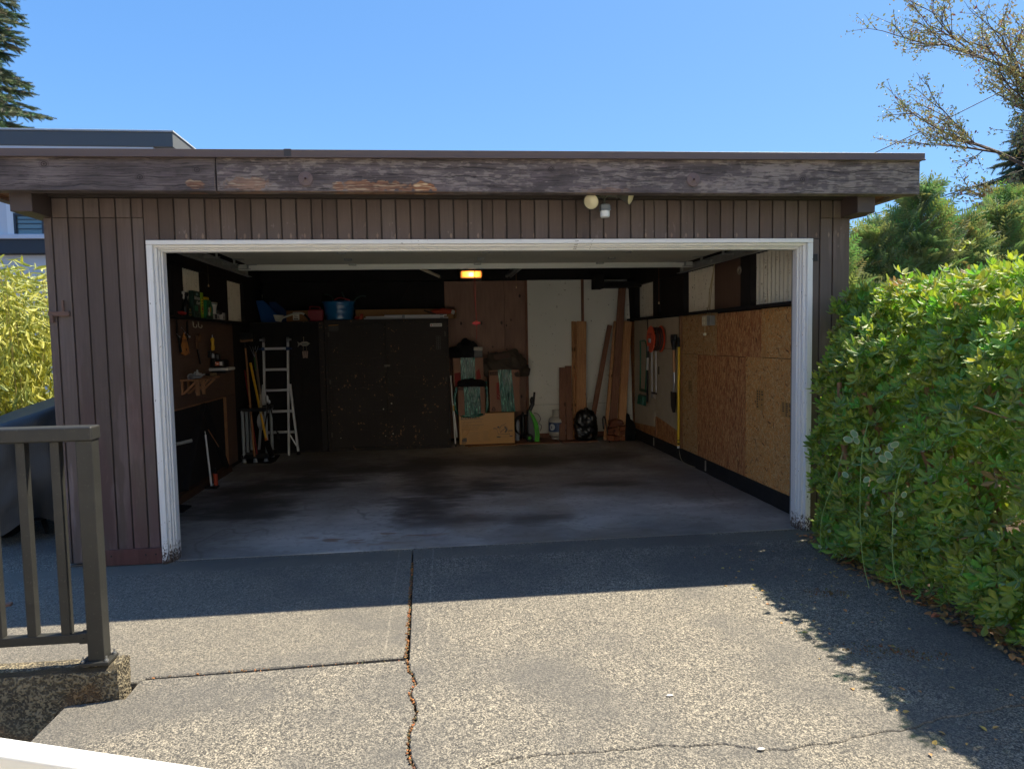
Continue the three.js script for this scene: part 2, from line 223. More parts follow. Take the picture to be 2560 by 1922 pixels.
const m = {
  siding: TM(tSiding, 0.62, 0.0015), fascia: TM(tFascia, 0.75, 0.006), drive: TM(tDrive, 0.85, 0.003), agg: TM(tAgg, 0.9, 0.008), floor: TM(tFloor, 0.55, 0.0008),
  osbRed: TM(tOsbRed, 0.7, 0.0012), osbTan: TM(tOsbTan, 0.75, 0.0012), osbGold: TM(tOsbGold, 0.68, 0.0012), fir: TM(tFir, 0.7, 0.001), cedar: TM(tCedar, 0.72, 0.001), ply: TM(tPly, 0.6, 0.0006), stud: TM(tRawStud, 0.75, 0.001),
  black: TM(tBlack, 0.75, 0.001, { specularIntensity: 0.35 }), blackRough: TM(tBlackRough, 0.85, 0.001, { specularIntensity: 0.4 }), brownWall: TM(tBrownWall, 0.7, 0.0006), trim: TM(tTrim, 0.42, 0.002), trimHead: TM(tTrimHead, 0.42, 0.0008), white: TM(tWhitePaint, 0.5), card: TM(tCard, 0.85, 0.0015), galv: TM(tMetal, 0.42, 0, { metalness: 0.45, color: '#e4e6e4' }), corr: TM(tCorr, 0.55), soil: TM(tSoil, 0.95, 0.02),
  brown: M('#4a3e39', 0.55), brownDark: M('#332a26', 0.7), drip: M('#5b4c48', 0.4), soffit: TM(tRawStud, 0.7, 0.0008, { color: '#c9b79a' }),
  blackPlastic: M('#141415', 0.42), blackRubber: M('#111111', 0.75), blackMetal: M('#1a1a1b', 0.45, { metalness: 0.3 }), steel: M('#b9bcbe', 0.3, { metalness: 0.9 }), alu: M('#d8dadc', 0.36, { metalness: 0.45 }), greyPlastic: M('#8d949a', 0.5), whitePlastic: M('#dcdcd8', 0.4), cream: M('#d8cfb4', 0.45), red: M('#a8262a', 0.45), orange: M('#e0522a', 0.5), yellow: M('#e3bb24', 0.45), green: M('#1f6a4a', 0.5), blue: M('#1b5f96', 0.45), navy: M('#1d3a66', 0.6)
};
// ---------------------------------------------------------------- the setting
function slab(pts, top, d, bevel = 0.006) { // polygon given as [x, z]
  const g = ext(pts.map(([x, z]) => [x, -z]), d - 2 * bevel, { bevel }); g.rotateX(-Math.PI / 2); g.translate(0, top - d + bevel, 0);
  const p = g.attributes.position, uv = g.attributes.uv, n = g.attributes.normal; for (let i = 0; i < p.count; i++) { const ny = Math.abs(n.getY(i)); uv.setXY(i, p.getX(i) + 1 + (ny < 0.5 ? p.getY(i) : 0), p.getZ(i) + (ny < 0.5 ? p.getY(i) : 0)); }
  return g;
}
function jag(a, b, n, amp, seed) { const r = rng(seed), o = []; let w = 0; for (let i = 0; i <= n; i++) { const t = i / n; w = w * 0.6 + (r() - 0.5) * amp; const e = i === 0 || i === n ? 0 : w; const dx = b[0] - a[0], dz = b[1] - a[1], l = Math.hypot(dx, dz); o.push([a[0] + dx * t - dz / l * e, a[1] + dz * t + dx / l * e]); } return o; }
const path = (ps, amp, seed, step = 0.035) => { const o = []; for (let i = 0; i + 1 < ps.length; i++) { const n = Math.max(2, Math.round(Math.hypot(ps[i + 1][0] - ps[i][0], ps[i + 1][1] - ps[i][1]) / step)); const j = jag(ps[i], ps[i + 1], n, amp, seed + i); if (i) j.shift(); o.push(...j); } return o; };
const off = (a, dx, dz) => a.map(([x, z]) => [x + dx, z + dz]);
{
  // earth under everything, with the stair well left open
  const s = new THREE.Shape([[-250, -250], [250, -250], [250, 250], [-250, 250]].map((p) => new THREE.Vector2(...p)));
  s.holes.push(new THREE.Path([[-3, -2], [-3, -4.8], [0.33, -4.8], [0.33, -2]].map((p) => new THREE.Vector2(...p))));
  const g = prep(new THREE.ShapeGeometry(s)); g.rotateX(-Math.PI / 2); g.translate(0, -0.045, 0); uvBox(g, 'z'); struct('ground', g, m.soil);
}
const vcr = path([[1.868, 1.83], [1.878, 1.96], [1.905, 2.06], [1.893, 2.2], [1.925, 2.34], [1.9, 2.55], [1.93, 2.74], [1.92, 3.1], [1.95, 8.5]], 0.02, 5);
const hcr = path([[1.9 + 0.035, 2.83], [2.181, 2.777], [2.291, 2.732], [2.6, 2.735], [2.841, 2.733], [3.137, 2.749], [3.262, 2.807], [3.365, 2.828], [3.633, 2.797], [3.919, 2.756], [4.267, 2.682], [4.6, 2.66], [5.0, 2.6]], 0.022, 15);
const drive = struct('driveway', slab([[-0.76, -0.04], [1.822, -0.04], [1.826, 0.3], [1.85, 1.795], [0.6, 1.832], [0.57, 1.868], [-0.76, 1.868]], 0, 0.1), m.drive);
const dpart = (name, g) => obj(name, g, m.drive, drive);
dpart('concrete_slab', slab([[1.84, -0.04], [5.2, -0.04], [5.1, 0.275], [1.848, 0.262]], 0.002, 0.1));
{ // right-hand slab behind and in front of the crack; edges follow the broken joint
  const up = vcr.filter((p) => p[1] < 2.8).map(([x, z]) => [x + 0.012, z]);
  dpart('concrete_slab', slab([[1.852, 0.276], [5.1, 0.288], [4.97, 0.9], [4.93, 1.5], [4.96, 2.2], ...off(hcr, 0, -0.004).reverse().filter((p) => p[0] > 1.945 && p[0] < 4.99), ...up.slice().reverse()], 0.004, 0.1, 0.004));
  dpart('concrete_slab', slab([...off(hcr, 0, 0.004).filter((p) => p[0] > 1.945), [5.1, 8.5], ...vcr.filter((p) => p[1] > 2.84).map(([x, z]) => [x + 0.01, z]).reverse()], 0, 0.1, 0.004));
  dpart('concrete_slab', slab([[0.585, 1.86], [0.6, 1.85], ...off(vcr, -0.007, 0), [0.6, 8.5], [0.592, 2.4]], -0.006, 0.1, 0.004));
  dpart('concrete_slab', slab([[0.335, 2.035], [0.57, 2.008], [0.582, 2.4], [0.59, 8.5], [0.335, 8.5]], -0.016, 0.3));
}
struct('side_path', slab([[-5, -9], [-0.78, -9], [-0.78, 1.87], [-5, 1.87]], -0.012, 0.1), m.drive);
struct('stair_well', [bx(-3, 0.33, -0.9, -0.7, 2, 4.8, { world: 1 }), bx(-3.2, -3, -0.9, -0.02, 2, 4.8, { world: 1 }), bx(-3, 0.33, -0.9, -0.05, 4.8, 4.95, { world: 1 })], m.agg);
struct('garage_floor', (() => { const g = bx(-0.7, 5.385, -0.12, 0.004, -5.75, -0.046); const p = g.attributes.position, uv = g.attributes.uv; for (let i = 0; i < p.count; i++) uv.setXY(i, p.getX(i) + 0.7, p.getZ(i) + 5.9); return g; })(), m.floor);

// ---------------------------------------------------------------- garage
const garage = thing('garage', 'dark brown flat-roofed wooden garage with a wide open doorway framed in white', 'garage');
const frontUV = (g) => { const p = g.attributes.position, uv = g.attributes.uv; for (let i = 0; i < p.count; i++) uv.setXY(i, p.getX(i) + 0.75 + p.getZ(i), p.getY(i)); return g; };
{
  const w = obj('front_wall', [bx(-0.69, 0.035, 0.03, 2.72, -0.1, -0.012), bx(0.035, 5.02, 2.34, 2.72, -0.1, -0.012), bx(5.02, 5.375, 0.0, 2.72, -0.1, -0.012)], m.brownDark, garage);
  const sidingTones = [m.siding, m.siding, TM(tSiding, 0.66, 0.0015, { color: '#e2dcd8' }), TM(tSiding, 0.58, 0.0015, { color: '#f4ece6' })];
  const board = (x0, x1, y0, y1) => obj('siding_board', frontUV(bx(x0, x1, y0, y1, -0.014, rr(-0.0015, 0.0015), { r: 0.0025 })), sidingTones[Math.floor(R() * 4)], w);
  const edges = [-0.7, -0.637]; while (edges[edges.length - 1] < 5.27) edges.push(edges[edges.length - 1] + (edges.length % 12 === 7 ? 0.078 : 0.1075)); edges[edges.length - 1] = 5.385;
  for (let i = 0; i + 1 < edges.length; i++) {
    const a = edges[i] + 0.0055, b = edges[i + 1] - (i % 12 === 6 ? 0.001 : 0.0055);
    const sp = (lo) => { board(a, b, lo, 2.529); board(a, b, 2.5335, 2.668); };
    if (b < 0.005) sp(a < -0.5 ? 0.03 : 0.115); else if (a < 0) { board(a, b, 2.37, 2.668); board(a, 0, 0.115, 2.368); }
    else if (a > 5.05) sp(0.02); else if (b > 5.06) { board(a, b, 2.37, 2.668); board(5.058, b, 0.02, 2.368); } else board(a, b, 2.37 + rr(-0.001, 0.002), 2.668);
  }
  obj('base_board', frontUV(bx(-0.5, 0.0, 0.004, 0.122, -0.012, 0.016, { r: 0.004 })), M('#7d5f58', 0.7, { map: tSiding.map, color: '#e9bdb0' }), w);
  for (const x of [-0.36, -0.12, -0.05]) obj('bolt_head', ball(0.007, 1, 1, 0.6, [x, 0.075, 0.017], 8), m.brownDark, w);
  obj('wall_bracket', [bx(-0.69, -0.55, 1.835, 1.87, 0.002, 0.02, { r: 0.004 }), bx(-0.6, -0.585, 1.86, 1.95, 0.002, 0.016, { r: 0.004 }), bx(-0.675, -0.655, 1.79, 1.845, 0.002, 0.03, { r: 0.004 })], M('#6b5246', 0.7), w).userData.label = 'small worn timber bracket on the siding';
  obj('latch_box', [bx(5.06, 5.1, 2.19, 2.245, 0.002, 0.02, { r: 0.003 })], m.blackMetal, w);
  // white frame, stepped like the mouldings
  const fr = (name, g, parent) => obj(name, g, name === 'jamb' ? m.trim : m.trimHead, parent);
  const head = fr('door_frame', [bx(0, 5.055, 2.335, 2.368, -0.02, 0.032, { r: 0.004 }), bx(0.04, 5.015, 2.318, 2.34, -0.08, 0.0, { r: 0.004 }), bx(0.055, 5.0, 2.308, 2.322, -0.1, -0.03, { r: 0.003 }), bx(0.06, 4.995, 2.295, 2.312, -0.13, -0.055, { r: 0.003 })], garage);
  for (const s of [0, 1]) { const X = (a, b) => s ? [5.055 - b * 1.08, 5.055 - a * 1.08] : [a, b]; const y0 = 0.004;
    fr('jamb', [bx(...X(0, 0.042), y0, 2.3345, -0.02, 0.03, { r: 0.004, world: 1 }), bx(...X(0.04, 0.062), y0, 2.317, -0.08, -0.002, { r: 0.004, world: 1 }), bx(...X(0.058, 0.07), y0, 2.307, -0.1, -0.032, { r: 0.003, world: 1 }), bx(...X(0.064, 0.08), y0, 2.294, -0.13, -0.057, { r: 0.003, world: 1 })], head); }
}
{ // roof: deck, fascia timbers, metal drip edge, soffit boards and outriggers
  const tilt = (g) => warp(g, (v) => { v.y += 0.0055 * (v.x - 2.3); });
  const roof = obj('roof', tilt(bx(-1.04, 5.72, 2.8, 2.885, -6.05, 0.23)), m.brownDark, garage);
  const fUV = (g) => { const p = g.attributes.position, uv = g.attributes.uv, n = g.attributes.normal; for (let i = 0; i < p.count; i++) { if (Math.abs(n.getX(i)) > 0.7) uv.setXY(i, p.getZ(i) + 2, p.getY(i) - 2.64); else uv.setXY(i, p.getX(i) + 1.1, (p.getY(i) - 2.64) - p.getZ(i) * (Math.abs(n.getY(i)) > 0.7 ? 1 : 0)); } return g; };
  const ft = (g) => warp(g, (v) => { if (v.y > 2.75) v.y += 0.0055 * (v.x - 2.3); });
  obj('fascia_timber', fUV(ft(bx(-1.06, 0.5885, 2.652, 2.895, 0.232, 0.322, { r: 0.007 }))), m.fascia, roof);
  obj('fascia_timber', fUV(ft(bx(0.5935, 5.742, 2.654, 2.895, 0.23, 0.319, { r: 0.007 }))), m.fascia, roof);
  for (const x of [-1.06, 5.66]) obj('side_fascia', fUV(ft(bx(x, x + 0.08, 2.67, 2.893, -6.05, 0.228, { r: 0.006 }))), m.fascia, roof);
  for (const [a, b] of [[-1.08, 1.073], [1.076, 5.765]]) obj('drip_edge', [tilt(bx(a, b, 2.888, 2.94, 0.3, 0.34, { r: 0.003 })), tilt(bx(a, b, 2.884, 2.892, 0.33, 0.352, { r: 0.002 }))], m.drip, roof);
  for (const x of [5.73, -1.08]) obj('drip_edge', tilt(bx(x, x + 0.035, 2.888, 2.94, -6.1, 0.298)), m.drip, roof);
  obj('drip_edge', tilt(bx(1.05, 1.1, 2.885, 2.944, 0.298, 0.343, { r: 0.003 })), M('#3d3a3a', 0.6), roof).userData.label = 'dark sealant patch over the seam of the drip edge';
  obj('roofing', tilt(bx(-1.045, 5.73, 2.886, 2.93, -6.1, 0.298)), M('#3a3836', 0.9), roof);
  for (let k = 0; k < 4; k++) { const w = 0.084; for (const x0 of [-0.98, 5.39]) { const a = x0 + k * w - (x0 < 0 ? 0.06 : 0); if (a + w - 0.006 > (x0 < 0 ? -0.7 : 5.66)) continue; obj('soffit_board', bx(a, a + w - 0.008, 2.69, 2.705, -6.0, 0.225, { r: 0.002, grain: 'z', u: k + x0 }), m.soffit, roof); } }
  obj('soffit', [bx(-0.7, 5.385, 2.695, 2.71, 0.0, 0.228, { grain: 'x' }), bx(-0.7, 5.385, 2.67, 2.7, 0.001, 0.03, { r: 0.003 })], m.brownDark, roof);
  for (const x of [-1.05, 5.385]) obj('soffit', bx(x, x + 0.335, 2.707, 2.72, -6.0, 0.22), m.brownDark, roof);
  for (const [a, b] of [[-0.785, -0.642], [5.303, 5.448]]) obj('outrigger', fUV(bx(a, b, 2.534, 2.688, -0.3, 0.222, { r: 0.006 })), m.brown, roof);
  for (const [x, y] of [[1.187, 2.74], [3.954, 2.752]]) { const g = [lathe([[0, 0.012], [0.014, 0.012], [0.016, 0.004], [0.046, 0.006], [0.05, 0.002], [0.05, -0.004]], 24)]; for (let k = 0; k < 4; k++) g.push(ball(0.006, 1, 0.6, 1, [0.034 * Math.cos(k * 1.57 + 0.8), 0.006, 0.034 * Math.sin(k * 1.57 + 0.8)], 8)); const q = merge(g); q.rotateX(Math.PI / 2); q.translate(x, y, 0.323); const wsh = obj('washer_plate', q, M('#6a5854', 0.55), roof); obj('bolt_hole', xform(prep(new THREE.CylinderGeometry(0.008, 0.008, 0.004, 10)), [x, y, 0.336], [Math.PI / 2, 0, 0]), M('#3a2018', 0.8), wsh); }
}
const corr = (z0, z1, y0, y1, x, d) => { // corrugated sheet facing +x (d = 1) or -x
  const n = Math.round(Math.abs(z1 - z0) / 0.007), g = new THREE.PlaneGeometry(Math.abs(z1 - z0), y1 - y0, n, 2); g.rotateY(Math.PI / 2); g.translate(0, (y0 + y1) / 2, (z0 + z1) / 2);
  return smooth(g, (v) => { v.x = x + d * 0.009 * Math.sin((v.z - z0) / 0.078 * 6.2832); });
};
{ // right wall, seen from inside
  const w = obj('right_wall', [bx(5.285, 5.385, 0, 2.72, -5.75, -0.1, { world: 1 })], m.siding, garage);
  obj('wall_lining', bx(5.196, 5.284, 0.0, 1.9, -5.7, -0.11), m.blackRough, w);
  obj('foundation_curb', smooth(new THREE.BoxGeometry(0.06, 0.165, 5.5, 1, 3, 60).translate(5.185, 0.075, -2.9), (v) => { v.x += (vn(v.z * 6, v.y * 9, 99, 99, 4) - 0.5) * 0.012; }), TM(tBlackRough, 0.9, 0.004, { color: '#c8c4be' }), w);
  for (const z of [-4.35, -2.42]) obj('curb_crack_filler', bx(5.145, 5.16, 0.03, 0.15, z - 0.012, z + 0.012, { r: 0.004 }), M('#8b8478', 0.9), w);
  const P = (z0, z1, y0, y1, mt, u) => obj('strand_board_panel', bx(5.18, 5.194, y0, y1, z0 + 0.0025, z1 - 0.0025, { r: 0.002, grain: 'y', u }), mt, w);
  P(-3.25, -2.168, 1.386, 1.866, m.osbTan, 0.3); P(-2.168, -1.1, 1.388, 1.853, m.osbRed, 1.2); P(-1.1, -0.18, 1.393, 1.858, m.osbGold, 2.3);
  P(-3.25, -2.75, 0.152, 1.381, m.osbTan, 3.1); P(-2.75, -1.437, 0.15, 1.383, m.osbRed, 4.4); P(-1.437, -0.18, 0.155, 1.388, m.osbGold, 5.7);
  P(-4.3, -3.36, 0.155, 0.6, m.osbRed, 6.1); P(-5.4, -4.34, 0.155, 0.6, m.osbRed, 7.3); P(-5.62, -5.42, 0.15, 1.85, m.osbRed, 8.2);
  for (const [z, y0, y1] of [[-3.3, 0.15, 1.87], [-4.32, 0.15, 0.46], [-5.41, 0.14, 0.4]]) obj('stud', bx(5.165, 5.2, y0, y1, z - 0.022, z + 0.022, { r: 0.002, u: z }), m.stud, w);
  obj('ledge', bx(5.1, 5.3, 1.868, 1.897, -5.7, -0.11, { r: 0.003, grain: 'z' }), m.blackRough, w);
  obj('top_plate', [bx(5.14, 5.284, 2.405, 2.72, -5.7, -0.11)], m.blackRough, w);
  for (const [a, b] of [[-5.21, -4.352], [-3.125, -2.252], [-1.285, -0.14]]) obj('corrugated_panel', corr(a - 0.02, b + 0.02, 1.89, 2.43, 5.225, -1), m.corr, w);
  for (const [a, b, x] of [[-5.7, -5.21, 5.15], [-4.355, -4.15, 5.15], [-3.32, -3.12, 5.15], [-1.5, -1.284, 5.15], [-4.2, -3.3, 5.2]]) obj('stud', bx(x, 5.284, 1.897, 2.41, a, b, { r: 0.003 }), m.blackRough, w);
  obj('infill_panel', bx(5.19, 5.284, 1.897, 2.41, -2.254, -1.495, { r: 0.003 }), m.brownWall, w);
  obj('infill_edge', bx(5.186, 5.2, 1.897, 2.41, -1.512, -1.5), m.stud, w);
  obj('conduit_clip', [tor(0.035, 0.012, [5.15, 2.27, -1.52], [0, Math.PI / 2, 0])], M('#8d8272', 0.8), w);
}
{ // left wall
  const w = obj('left_wall', bx(-0.7, -0.645, 0, 2.72, -5.75, -0.1, { world: 1 }), m.siding, garage);
  obj('wall_lining', bx(-0.644, -0.636, 0.0, 2.72, -5.7, -0.11), m.blackRough, w);
  obj('wall_panel', bx(-0.635, -0.62, 0.955, 1.885, -4.2, -0.4, { r: 0.002, u: 1 }), m.brownWall, w);
  obj('wall_panel', bx(-0.635, -0.62, 0.06, 0.953, -4.2, -3.74, { r: 0.002, u: 2 }), m.brownWall, w);
  obj('panel_edge', bx(-0.635, -0.6, 0.05, 0.95, -3.738, -3.72, { r: 0.002, u: 2 }), m.stud, w);
  obj('panel_edge', bx(-0.635, -0.612, 0.94, 0.954, -3.72, -0.4, { r: 0.002, u: 2 }), m.stud, w);
  obj('sill_plate', bx(-0.635, -0.56, 0.0, 0.085, -3.72, -0.2, { r: 0.004, grain: 'z', u: 4 }), TM(tRawStud, 0.8, 0.001, { color: '#7d7468' }), w);
  obj('wall_brace', bar([-0.615, 0.09, -2.2], [-0.615, 0.94, -2.85], 0.09, 0.03, { r: 0.003 }), m.blackRough, w); obj('wall_brace', bar([-0.61, 0.09, -3.6], [-0.61, 0.94, -2.9], 0.09, 0.03, { r: 0.003 }), m.blackRough, w);
  obj('ledge', bx(-0.635, -0.5, 1.886, 1.906, -4.62, -0.4, { r: 0.003, grain: 'z' }), m.blackRough, w);
  for (const [a, b] of [[-2.95, -2.3], [-4.6, -3.95]]) obj('corrugated_panel', corr(a, b, 1.9, 2.44, -0.615, 1), m.corr, w);
  for (const [a, b] of [[-2.3, -2.0], [-3.95, -2.95], [-5.6, -4.6]]) obj('stud', bx(-0.635, a === -3.95 ? -0.59 : -0.56, 1.906, 2.7, a, b, { r: 0.003 }), m.blackRough, w);
  obj('top_plate', bx(-0.635, -0.55, 2.43, 2.72, -5.7, -0.11), m.blackRough, w);
}
{ // back wall
  const w = obj('back_wall', bx(-0.644, 5.284, 0, 2.72, -5.75, -5.665, { world: 1 }), m.blackRough, garage);
  obj('plywood_panel', bx(2.2, 3.137, 0.05, 2.53, -5.664, -5.65, { r: 0.002, u: 0.2 }), m.ply, w); obj('plywood_panel', bx(3.141, 3.468, 0.05, 2.53, -5.664, -5.652, { r: 0.002, u: 1.1 }), m.ply, w);
  obj('batten', bx(3.468, 3.509, 0.3, 2.53, -5.664, -5.63, { r: 0.003, u: 3 }), m.cedar, w);
  for (const [a, b] of [[3.511, 4.379], [4.423, 5.178]]) { obj('white_panel', bx(a, b, 0.548, 2.55, -5.664, -5.648, { r: 0.003, u: a }), m.white, w); obj('white_panel', bx(a, b, 0.085, 0.544, -5.664, -5.649, { r: 0.003, u: b }), m.white, w); }
  obj('batten', bx(4.38, 4.422, 0.55, 2.55, -5.664, -5.628, { r: 0.003, u: 5 }), m.cedar, w);
  obj('sill_plate', bx(3.5, 5.18, 0.0, 0.083, -5.664, -5.6, { r: 0.003 }), m.cedar, w);
  obj('corner_post', bx(5.185, 5.284, 1.85, 2.55, -5.664, -5.5, { r: 0.003 }), m.blackRough, w);
  obj('wall_beam', [bx(-0.6, 5.2, 2.535, 2.72, -5.66, -5.5, { r: 0.004 }), bx(4.471, 4.603, 2.35, 2.55, -5.3, -5.0, { r: 0.004 }), bx(4.6, 5.2, 2.37, 2.455, -5.3, -5.05, { r: 0.004 })], m.blackRough, w);
  for (const g of [bar([1.35, 2.0, -5.64], [1.65, 2.5, -5.64], 0.06, 0.03), bar([1.0, 2.0, -5.64], [0.75, 2.5, -5.64], 0.06, 0.03), bx(1.85, 1.9, 1.95, 2.53, -5.66, -5.62)]) obj('wall_brace', g, m.blackRough, w);
  obj('workshop_floor_board', bx(2.45, 3.9, 0.004, 0.022, -5.62, -5.06, { r: 0.003, grain: 'x', u: 1 }), m.cedar, w); obj('workshop_floor_board', bx(3.94, 4.5, 0.004, 0.02, -5.6, -5.06, { r: 0.003, grain: 'x', u: 6 }), m.cedar, w);
}
{ // ceiling
  const c = obj('ceiling', bx(-0.64, 5.284, 2.74, 2.79, -5.7, -0.1, { world: 1 }), m.blackRough, garage);
  for (const z of [-0.75, -1.7, -2.62, -3.55, -4.5]) obj('joist', bx(-0.6, 5.2, 2.6, 2.74, z - 0.04, z + 0.04, { r: 0.003, grain: 'x', u: z }), m.blackRough, c);
}

// ---------------------------------------------------------------- overhead door, tracks, opener
{
  const d = thing('garage_door', 'white sectional garage door rolled up under the ceiling behind the white frame', 'garage door', [2.49, 2.45, 0]);
  const wd = TM(tWhitePaint, 0.55, 0, { color: '#d6d3c8' });
  [[-0.28, -0.83], [-0.84, -1.39], [-1.4, -1.95], [-1.96, -2.5]].forEach(([a, b], i) => obj('door_panel', bx(-2.44, 2.46, 0.012, 0.055, b, a, { r: 0.004, grain: 'x', u: i }), wd, d));
  obj('strut', [bx(-2.54, 2.54, -0.044, 0.018, -2.506, -2.5, { r: 0.002 }), bx(-2.54, 2.54, -0.046, -0.041, -2.53, -2.502), bx(-2.54, 2.54, 0.014, 0.018, -2.53, -2.502)], M('#c4c7c2', 0.45, { metalness: 0.2 }), d);
  const hinge = (x, z) => obj('hinge', [box(0.075, 0.004, 0.05, { at: [x, 0.009, z] }), rod([x - 0.04, -0.006, z], [x + 0.04, -0.006, z], 0.005), box(0.006, 0.022, 0.045, { at: [x - 0.036, 0.0, z] }), box(0.006, 0.022, 0.045, { at: [x + 0.036, 0, z] }), rod([x, 0.0, z - 0.02], [x, -0.012, z - 0.02], 0.004)], m.galv, d);
  for (const x of [-1.3, 0.06, 1.45]) for (const z of [-0.835, -1.395, -1.955, -2.44]) hinge(x + (z + 1.4) * 0.02, z);
  for (const s of [-1, 1]) for (const z of [-0.835, -1.395, -1.955, -2.45]) { const x = s * 2.45; obj('roller_bracket', [box(0.1, 0.004, 0.07, { at: [x - s * 0.06, 0.008, z] }), box(0.004, 0.05, 0.06, { at: [x - s * 0.02, -0.015, z] }), rod([x - s * 0.05, -0.035, z], [x + s * 0.085, -0.035, z], 0.005), xform(prep(new THREE.CylinderGeometry(0.022, 0.022, 0.012, 14)), [x + s * 0.09, -0.035, z], [0, 0, Math.PI / 2]), rod([x - s * 0.03, 0.0, z + 0.03], [x - s * 0.03, -0.04, z + 0.03], 0.004)], m.galv, d); }
  for (const s of [-1, 1]) { const x = s * 2.55; obj('door_track', [bx(x - 0.003 + s * 0.02, x + 0.003 + s * 0.02, -0.07, 0.0, -3.0, -0.3), bx(x - 0.025, x + 0.025, -0.073, -0.068, -3.0, -0.3), bx(x - 0.025, x + 0.025, 0.0, 0.004, -3.0, -0.3), bx(x - 0.03, x + 0.03, -2.4, -0.1, -0.22, -0.2)], m.galv, d); }
  for (const [x, z] of [[-2.56, -2.9], [2.56, -2.9]]) obj('track_hanger', [bx(x - 0.015, x + 0.015, -0.06, 0.28, z - 0.002, z + 0.002)], m.galv, d);
}
{
  const o = thing('door_opener', 'garage door opener with a glowing amber light lens below the ceiling', 'door opener', [2.5, 2.36, -3.3]);
  obj('housing', [box(0.29, 0.16, 0.3, { r: 0.03, at: [0, 0.09, -0.18] }), box(0.27, 0.02, 0.16, { r: 0.008, at: [0, 0.0, -0.05] })], m.blackPlastic, o);
  const lm = new THREE.MeshPhysicalMaterial({ color: '#d08a4c', roughness: 0.35, emissive: L3(1, 0.3, 0.05), emissiveIntensity: 0.075 });
  obj('light_lens', box(0.262, 0.085, 0.11, { r: 0.018, at: [0, 0.05, 0.035] }), lm, o);
  obj('rail', box(0.04, 0.03, 3.0, { at: [0, 0.21, 1.6] }), m.galv, o); for (const x of [-0.12, 0.12]) obj('hanger', box(0.03, 0.25, 0.004, { at: [x, 0.28, -0.18] }), m.galv, o);
  const pl = new THREE.PointLight(new THREE.Color(1, 0.55, 0.2), 0.08, 4, 2); pl.position.set(0, 0.05, 0.16); pl.castShadow = true; o.add(pl);
  const r = thing('release_cord', 'red emergency release cord with a red T handle hanging from the opener rail', 'cord', [2.53, 1.62, -2.9]);
  obj('cord', tube([[0, 0.93, 0], [-0.006, 0.5, 0], [0.004, 0.2, 0], [0, 0, 0]], 0.0035, 20, 5), M('#a33a34', 0.7), r); obj('cord', tube([[0.0, 0.93, 0.0], [-0.02, 0.6, 0], [-0.004, 0.3, 0], [0.0, 0.21, 0]], 0.0025, 20, 5), M('#8a3530', 0.7), r);
  obj('handle', [box(0.094, 0.028, 0.022, { r: 0.008, at: [0, 0.187, 0] }), box(0.04, 0.05, 0.018, { r: 0.006, at: [0, 0.187, 0] })], M('#d2202a', 0.4), r);
  const pc = (nm, x, y, z, len, lab, col) => { const p = thing('pull_cord', lab, 'cord', [x, y, z]); obj('cord', rod([0, 0.02, 0], [0, len, 0], 0.0022, 0.0022, 5), M(col, 0.8), p); obj('bead', lathe([[0.0, 0.03], [0.004, 0.03], [0.01, 0.004], [0.008, 0], [0, 0]], 10), M('#d8b98a', 0.5), p); };
  pc('a', 3.19, 2.32, -4.4, 0.4, 'thin tan pull cord hanging in front of the plywood back panel', '#9a7a52'); pc('b', -0.55, 2.28, -3.087, 0.4, 'pull cord hanging between the two corrugated panels on the left wall', '#6e6652'); pc('c', 5.08, 2.05, -3.877, 0.55, 'brown pull cord hanging before the black stud bay on the right wall', '#8a5a3c');
  const pb = thing('pipe_bundle', 'bundle of grey plastic pipes laid up under the ceiling joists', 'pipes', [3.12, 2.5, -3.4]);
  for (const [x, y, l] of [[0, 0, 1.5], [0.055, 0.0, 1.5], [0.028, 0.05, 1.4]]) obj('pipe', rod([x - 0.05, y, -1.1], [x + 0.08, y + 0.1, -1.1 + l], 0.022, 0.022, 12), M('#8f908a', 0.5), pb);
  const tb = thing('lamp_tube', 'pale tube lamp lying under the ceiling left of the opener', 'lamp', [1.95, 2.47, -4.1]); obj('tube', rod([-0.1, 0.06, 0.6], [0.16, 0, 0], 0.02, 0.02, 12), m.cream, tb); obj('end_cap', rod([0.16, 0, 0], [0.185, -0.005, -0.05], 0.021, 0.021, 12), m.blackPlastic, tb);
}
